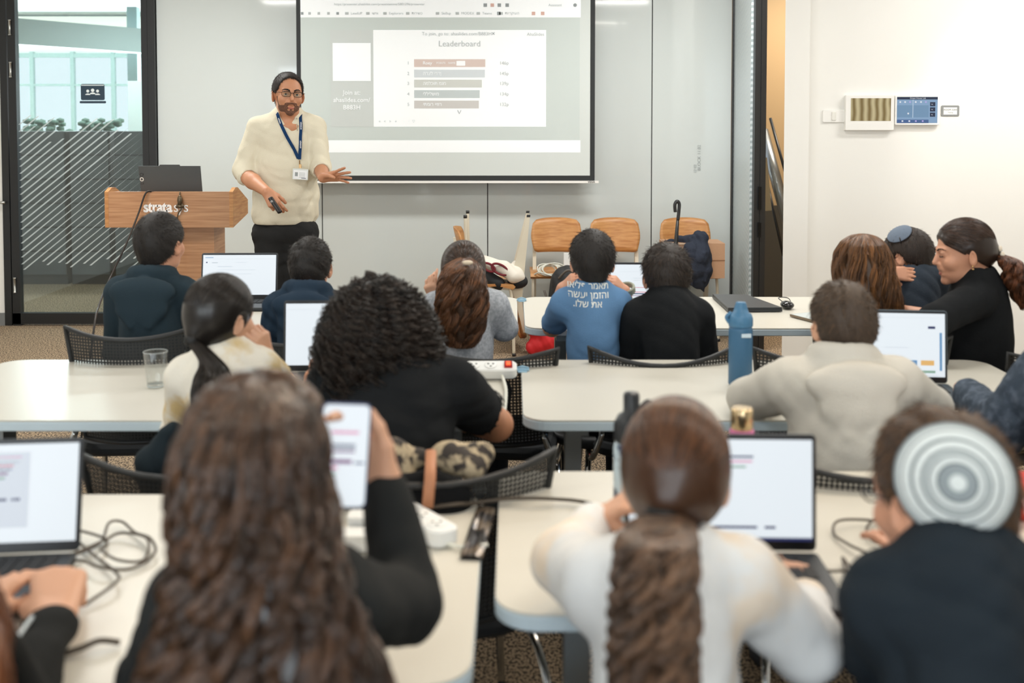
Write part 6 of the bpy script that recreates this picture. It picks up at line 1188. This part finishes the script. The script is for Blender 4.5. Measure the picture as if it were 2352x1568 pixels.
fld = Grid(hr, .0032); base = fld.D.copy(); reg = fld.eval([ell(Hm.T((0, .045, -.087)), (.075, .075, .036), Hm.R, .01), ell(Hm.T((0, .085, -.0515)), (.032, .03, .0085), Hm.R, .006), cap(Hm.T((.028, .08, -.055)), Hm.T((.030, .07, -.085)), .007, k=.004), cap(Hm.T((-.028, .08, -.055)), Hm.T((-.030, .07, -.085)), .007, k=.004), cap(Hm.T((.066, .03, -.02)), Hm.T((.058, .04, -.07)), .008, k=.006), cap(Hm.T((-.066, .03, -.02)), Hm.T((-.058, .04, -.07)), .008, k=.006)]); mouth = fld.eval([ell(Hm.T((0, .1, -.0675)), (.020, .03, .0115), Hm.R, .002), ell(Hm.T((-.012, .1, -.084)), (.008, .03, .006), Hm.R, .002), ell(Hm.T((.012, .1, -.084)), (.008, .03, .006), Hm.R, .002)])
fld.D = np.maximum(np.maximum(base-.0012, reg), -mouth); V, Q = fld.mesh(); npmesh('beard', [(V, Q)], mat('beard', (128, 86, 64), .85, bump=.3, bscale=700, noise=(520, (52, 36, 28), .44, .6)), t)
q = MB()
for x in (-1, 1):
    q.tube([Hm.T((x*.031+.024*np.sign(math.cos(tt))*abs(math.cos(tt))**.6, .1-.004*abs(x*.031+.024*math.cos(tt))/.03, .0+.0145*np.sign(math.sin(tt))*abs(math.sin(tt))**.7)) for tt in np.linspace(0, 2*PI, 28, endpoint=False)], .0013, 6, close=True)
    q.tube([Hm.T((x*.055, .096, .006)), Hm.T((x*.076, .07, .007)), Hm.T((x*.083, .0, .006)), Hm.T((x*.084, -.012, -.008))], .0014, 6)
    q.tube([Hm.T((x*.009, .098, .010)), Hm.T((x*.031, .1, .0155)), Hm.T((x*.054, .096, .010))], .0022, 6)
q.tube([Hm.T((-.009, .1, .004)), Hm.T((0, .103, .008)), Hm.T((.009, .1, .004))], .0014, 6)
gs = q.build('glasses', mat('glasses_metal', (52, 42, 36), .25, .7), t)
q = MB()
for x in (-1, 1): q.raw([Hm.T((x*.031+.023*np.sign(math.cos(tt))*abs(math.cos(tt))**.6, .0995, .0+.0138*np.sign(math.sin(tt))*abs(math.sin(tt))**.7)) for tt in np.linspace(0, 2*PI, 24, endpoint=False)], [list(range(24))])
q.build('lens', M_glass, gs)
# lanyard laid on the shirt
bv = BVHTree.FromPolygons([v.co for v in shm.data.vertices], [p_.vertices for p_ in shm.data.polygons])
def onto(px, py, off=.0075):
    o_ = Vector(tuple(P(px, py, 5.0))); d_ = Vector(tuple(nrm(P(px, py, 6.5)-P(px, py, 5.0)))); h = bv.ray_cast(o_, d_)
    return A(h[0])-A(d_)*off if h[0] is not None else P(px, py, TY-.1)
def ribbon(q, pix, hw, mi=0, back=()):
    pts = list(back)+[onto(*p_) for p_ in pix]; pts = spline(pts, 5); V = []
    for k, p_ in enumerate(pts):
        tt = pts[min(k+1, len(pts)-1)]-pts[max(k-1, 0)]; sdv = nrm(np.cross(tt, [0, -1., 0.05])); V += [p_-sdv*hw, p_+sdv*hw, p_+sdv*hw+A([0, .0015, 0]), p_-sdv*hw+A([0, .0015, 0])]
    n = len(pts); q.raw(V, [(k*4+i, k*4+(i+1) % 4, k*4+4+(i+1) % 4, k*4+4+i) for k in range(n-1) for i in range(4)], mi); return pts
q = MB(); b1_ = [Nk+A([-.06, .05, .03]), Nk+A([-.075, -.01, .03])]; b2_ = [Nk+A([.06, .05, .03]), Nk+A([.07, -.01, .025])]
l1 = ribbon(q, [(637, 262), (643, 280), (652, 300), (660, 316), (668, 330), (677, 346), (685, 364)], .0085, 0, b1_); l2 = ribbon(q, [(690, 270), (691, 285), (691, 300), (690, 315), (690, 330), (689, 348), (688, 366)], .0085, 0, b2_)
ln = q.build('lanyard', cloth('lanyard_blue', (26, 58, 98), 400, .1), t)
q = MB()
for px, py in ((691, 285), (690, 328), (641, 276)):
    o_ = onto(px, py, .0105); rr = A([.0, 0, 1.]) if px > 650 else nrm(A([-.35, 0, 1.])); puttext(q, 'stratasys', -.03, 0, .012, (o_, rr, nrm(np.cross(A([0, -1., 0]), rr)), A([0, -1., 0])), 0, bold=.02)
q.build('lanyard_print', mat('print_white', (245, 245, 245), .6), ln)
q = MB(); bc = onto(690, 400, .03); b0 = onto(688, 368, .008); q.tube([b0, b0+[0, 0, -.02], bc+[0, -.003, .045]], .003, 6); q.box(bc+[0, -.003, .045], (.014, .006, .02)); q.build('badge_clip', mat('clip_brass', (176, 140, 96), .3, .8), t)
q = MB(); Rb = rot('y', .06); q.box(bc, (.086, .003, .060), Rb); f = (bc+[0, -.0018, 0], Rb @ A([1., 0, 0]), Rb @ A([0, 0, 1.]), A([0, -1., 0])); card(q, -.038, -.027, .038, .022, f, 1, .0003); card(q, -.03, -.012, -.014, .010, f, 2, .0006)
for k in range(4): card(q, -.006, .006-k*.008, .026, .008-k*.008, f, 2, .0006)
card(q, .006, -.023, .032, -.020, f, 3, .0006); q.build('name_badge', [mat('badge_plastic', (214, 218, 212), .3), mat('badge_white', (238, 240, 240), .4), mat('badge_grey', (150, 156, 156), .6), M_black], t)
q = MB(); q.tube([onto(679, 262, .003), onto(682, 285, .003), onto(683, 300, .003)], .0022, 6)
for yy in (272, 288): q.ball(onto(682, yy, .004), .0045, 8)
q.build('placket', mat('placket', (198, 190, 168), .8), t)
ck = thing('presentation_clicker', 'black presentation clicker in the right hand of the standing man', 'remote', Q_(633, 470, -.32)); c = Q_(632, 471, -.315); d = nrm(Q_(643, 487, -.33)-Q_(622, 456, -.30))
q = MB(); q.tube([c-d*.05, c-d*.046, c+d*.044, c+d*.05], .0155, 14, flat=.75); q.build('clicker_body', mat('clicker_black', (34, 34, 36), .35), ck); q = MB(); q.box(c-d*.02+A([-.003, -.012, .002]), (.012, .004, .02), rot('y', -.6)); q.build('button', mat('btn_grey', (150, 150, 148), .4), ck)

for o in list(bpy.data.objects):
    if '_local' in o: del o['_local']
bpy.context.view_layer.update()
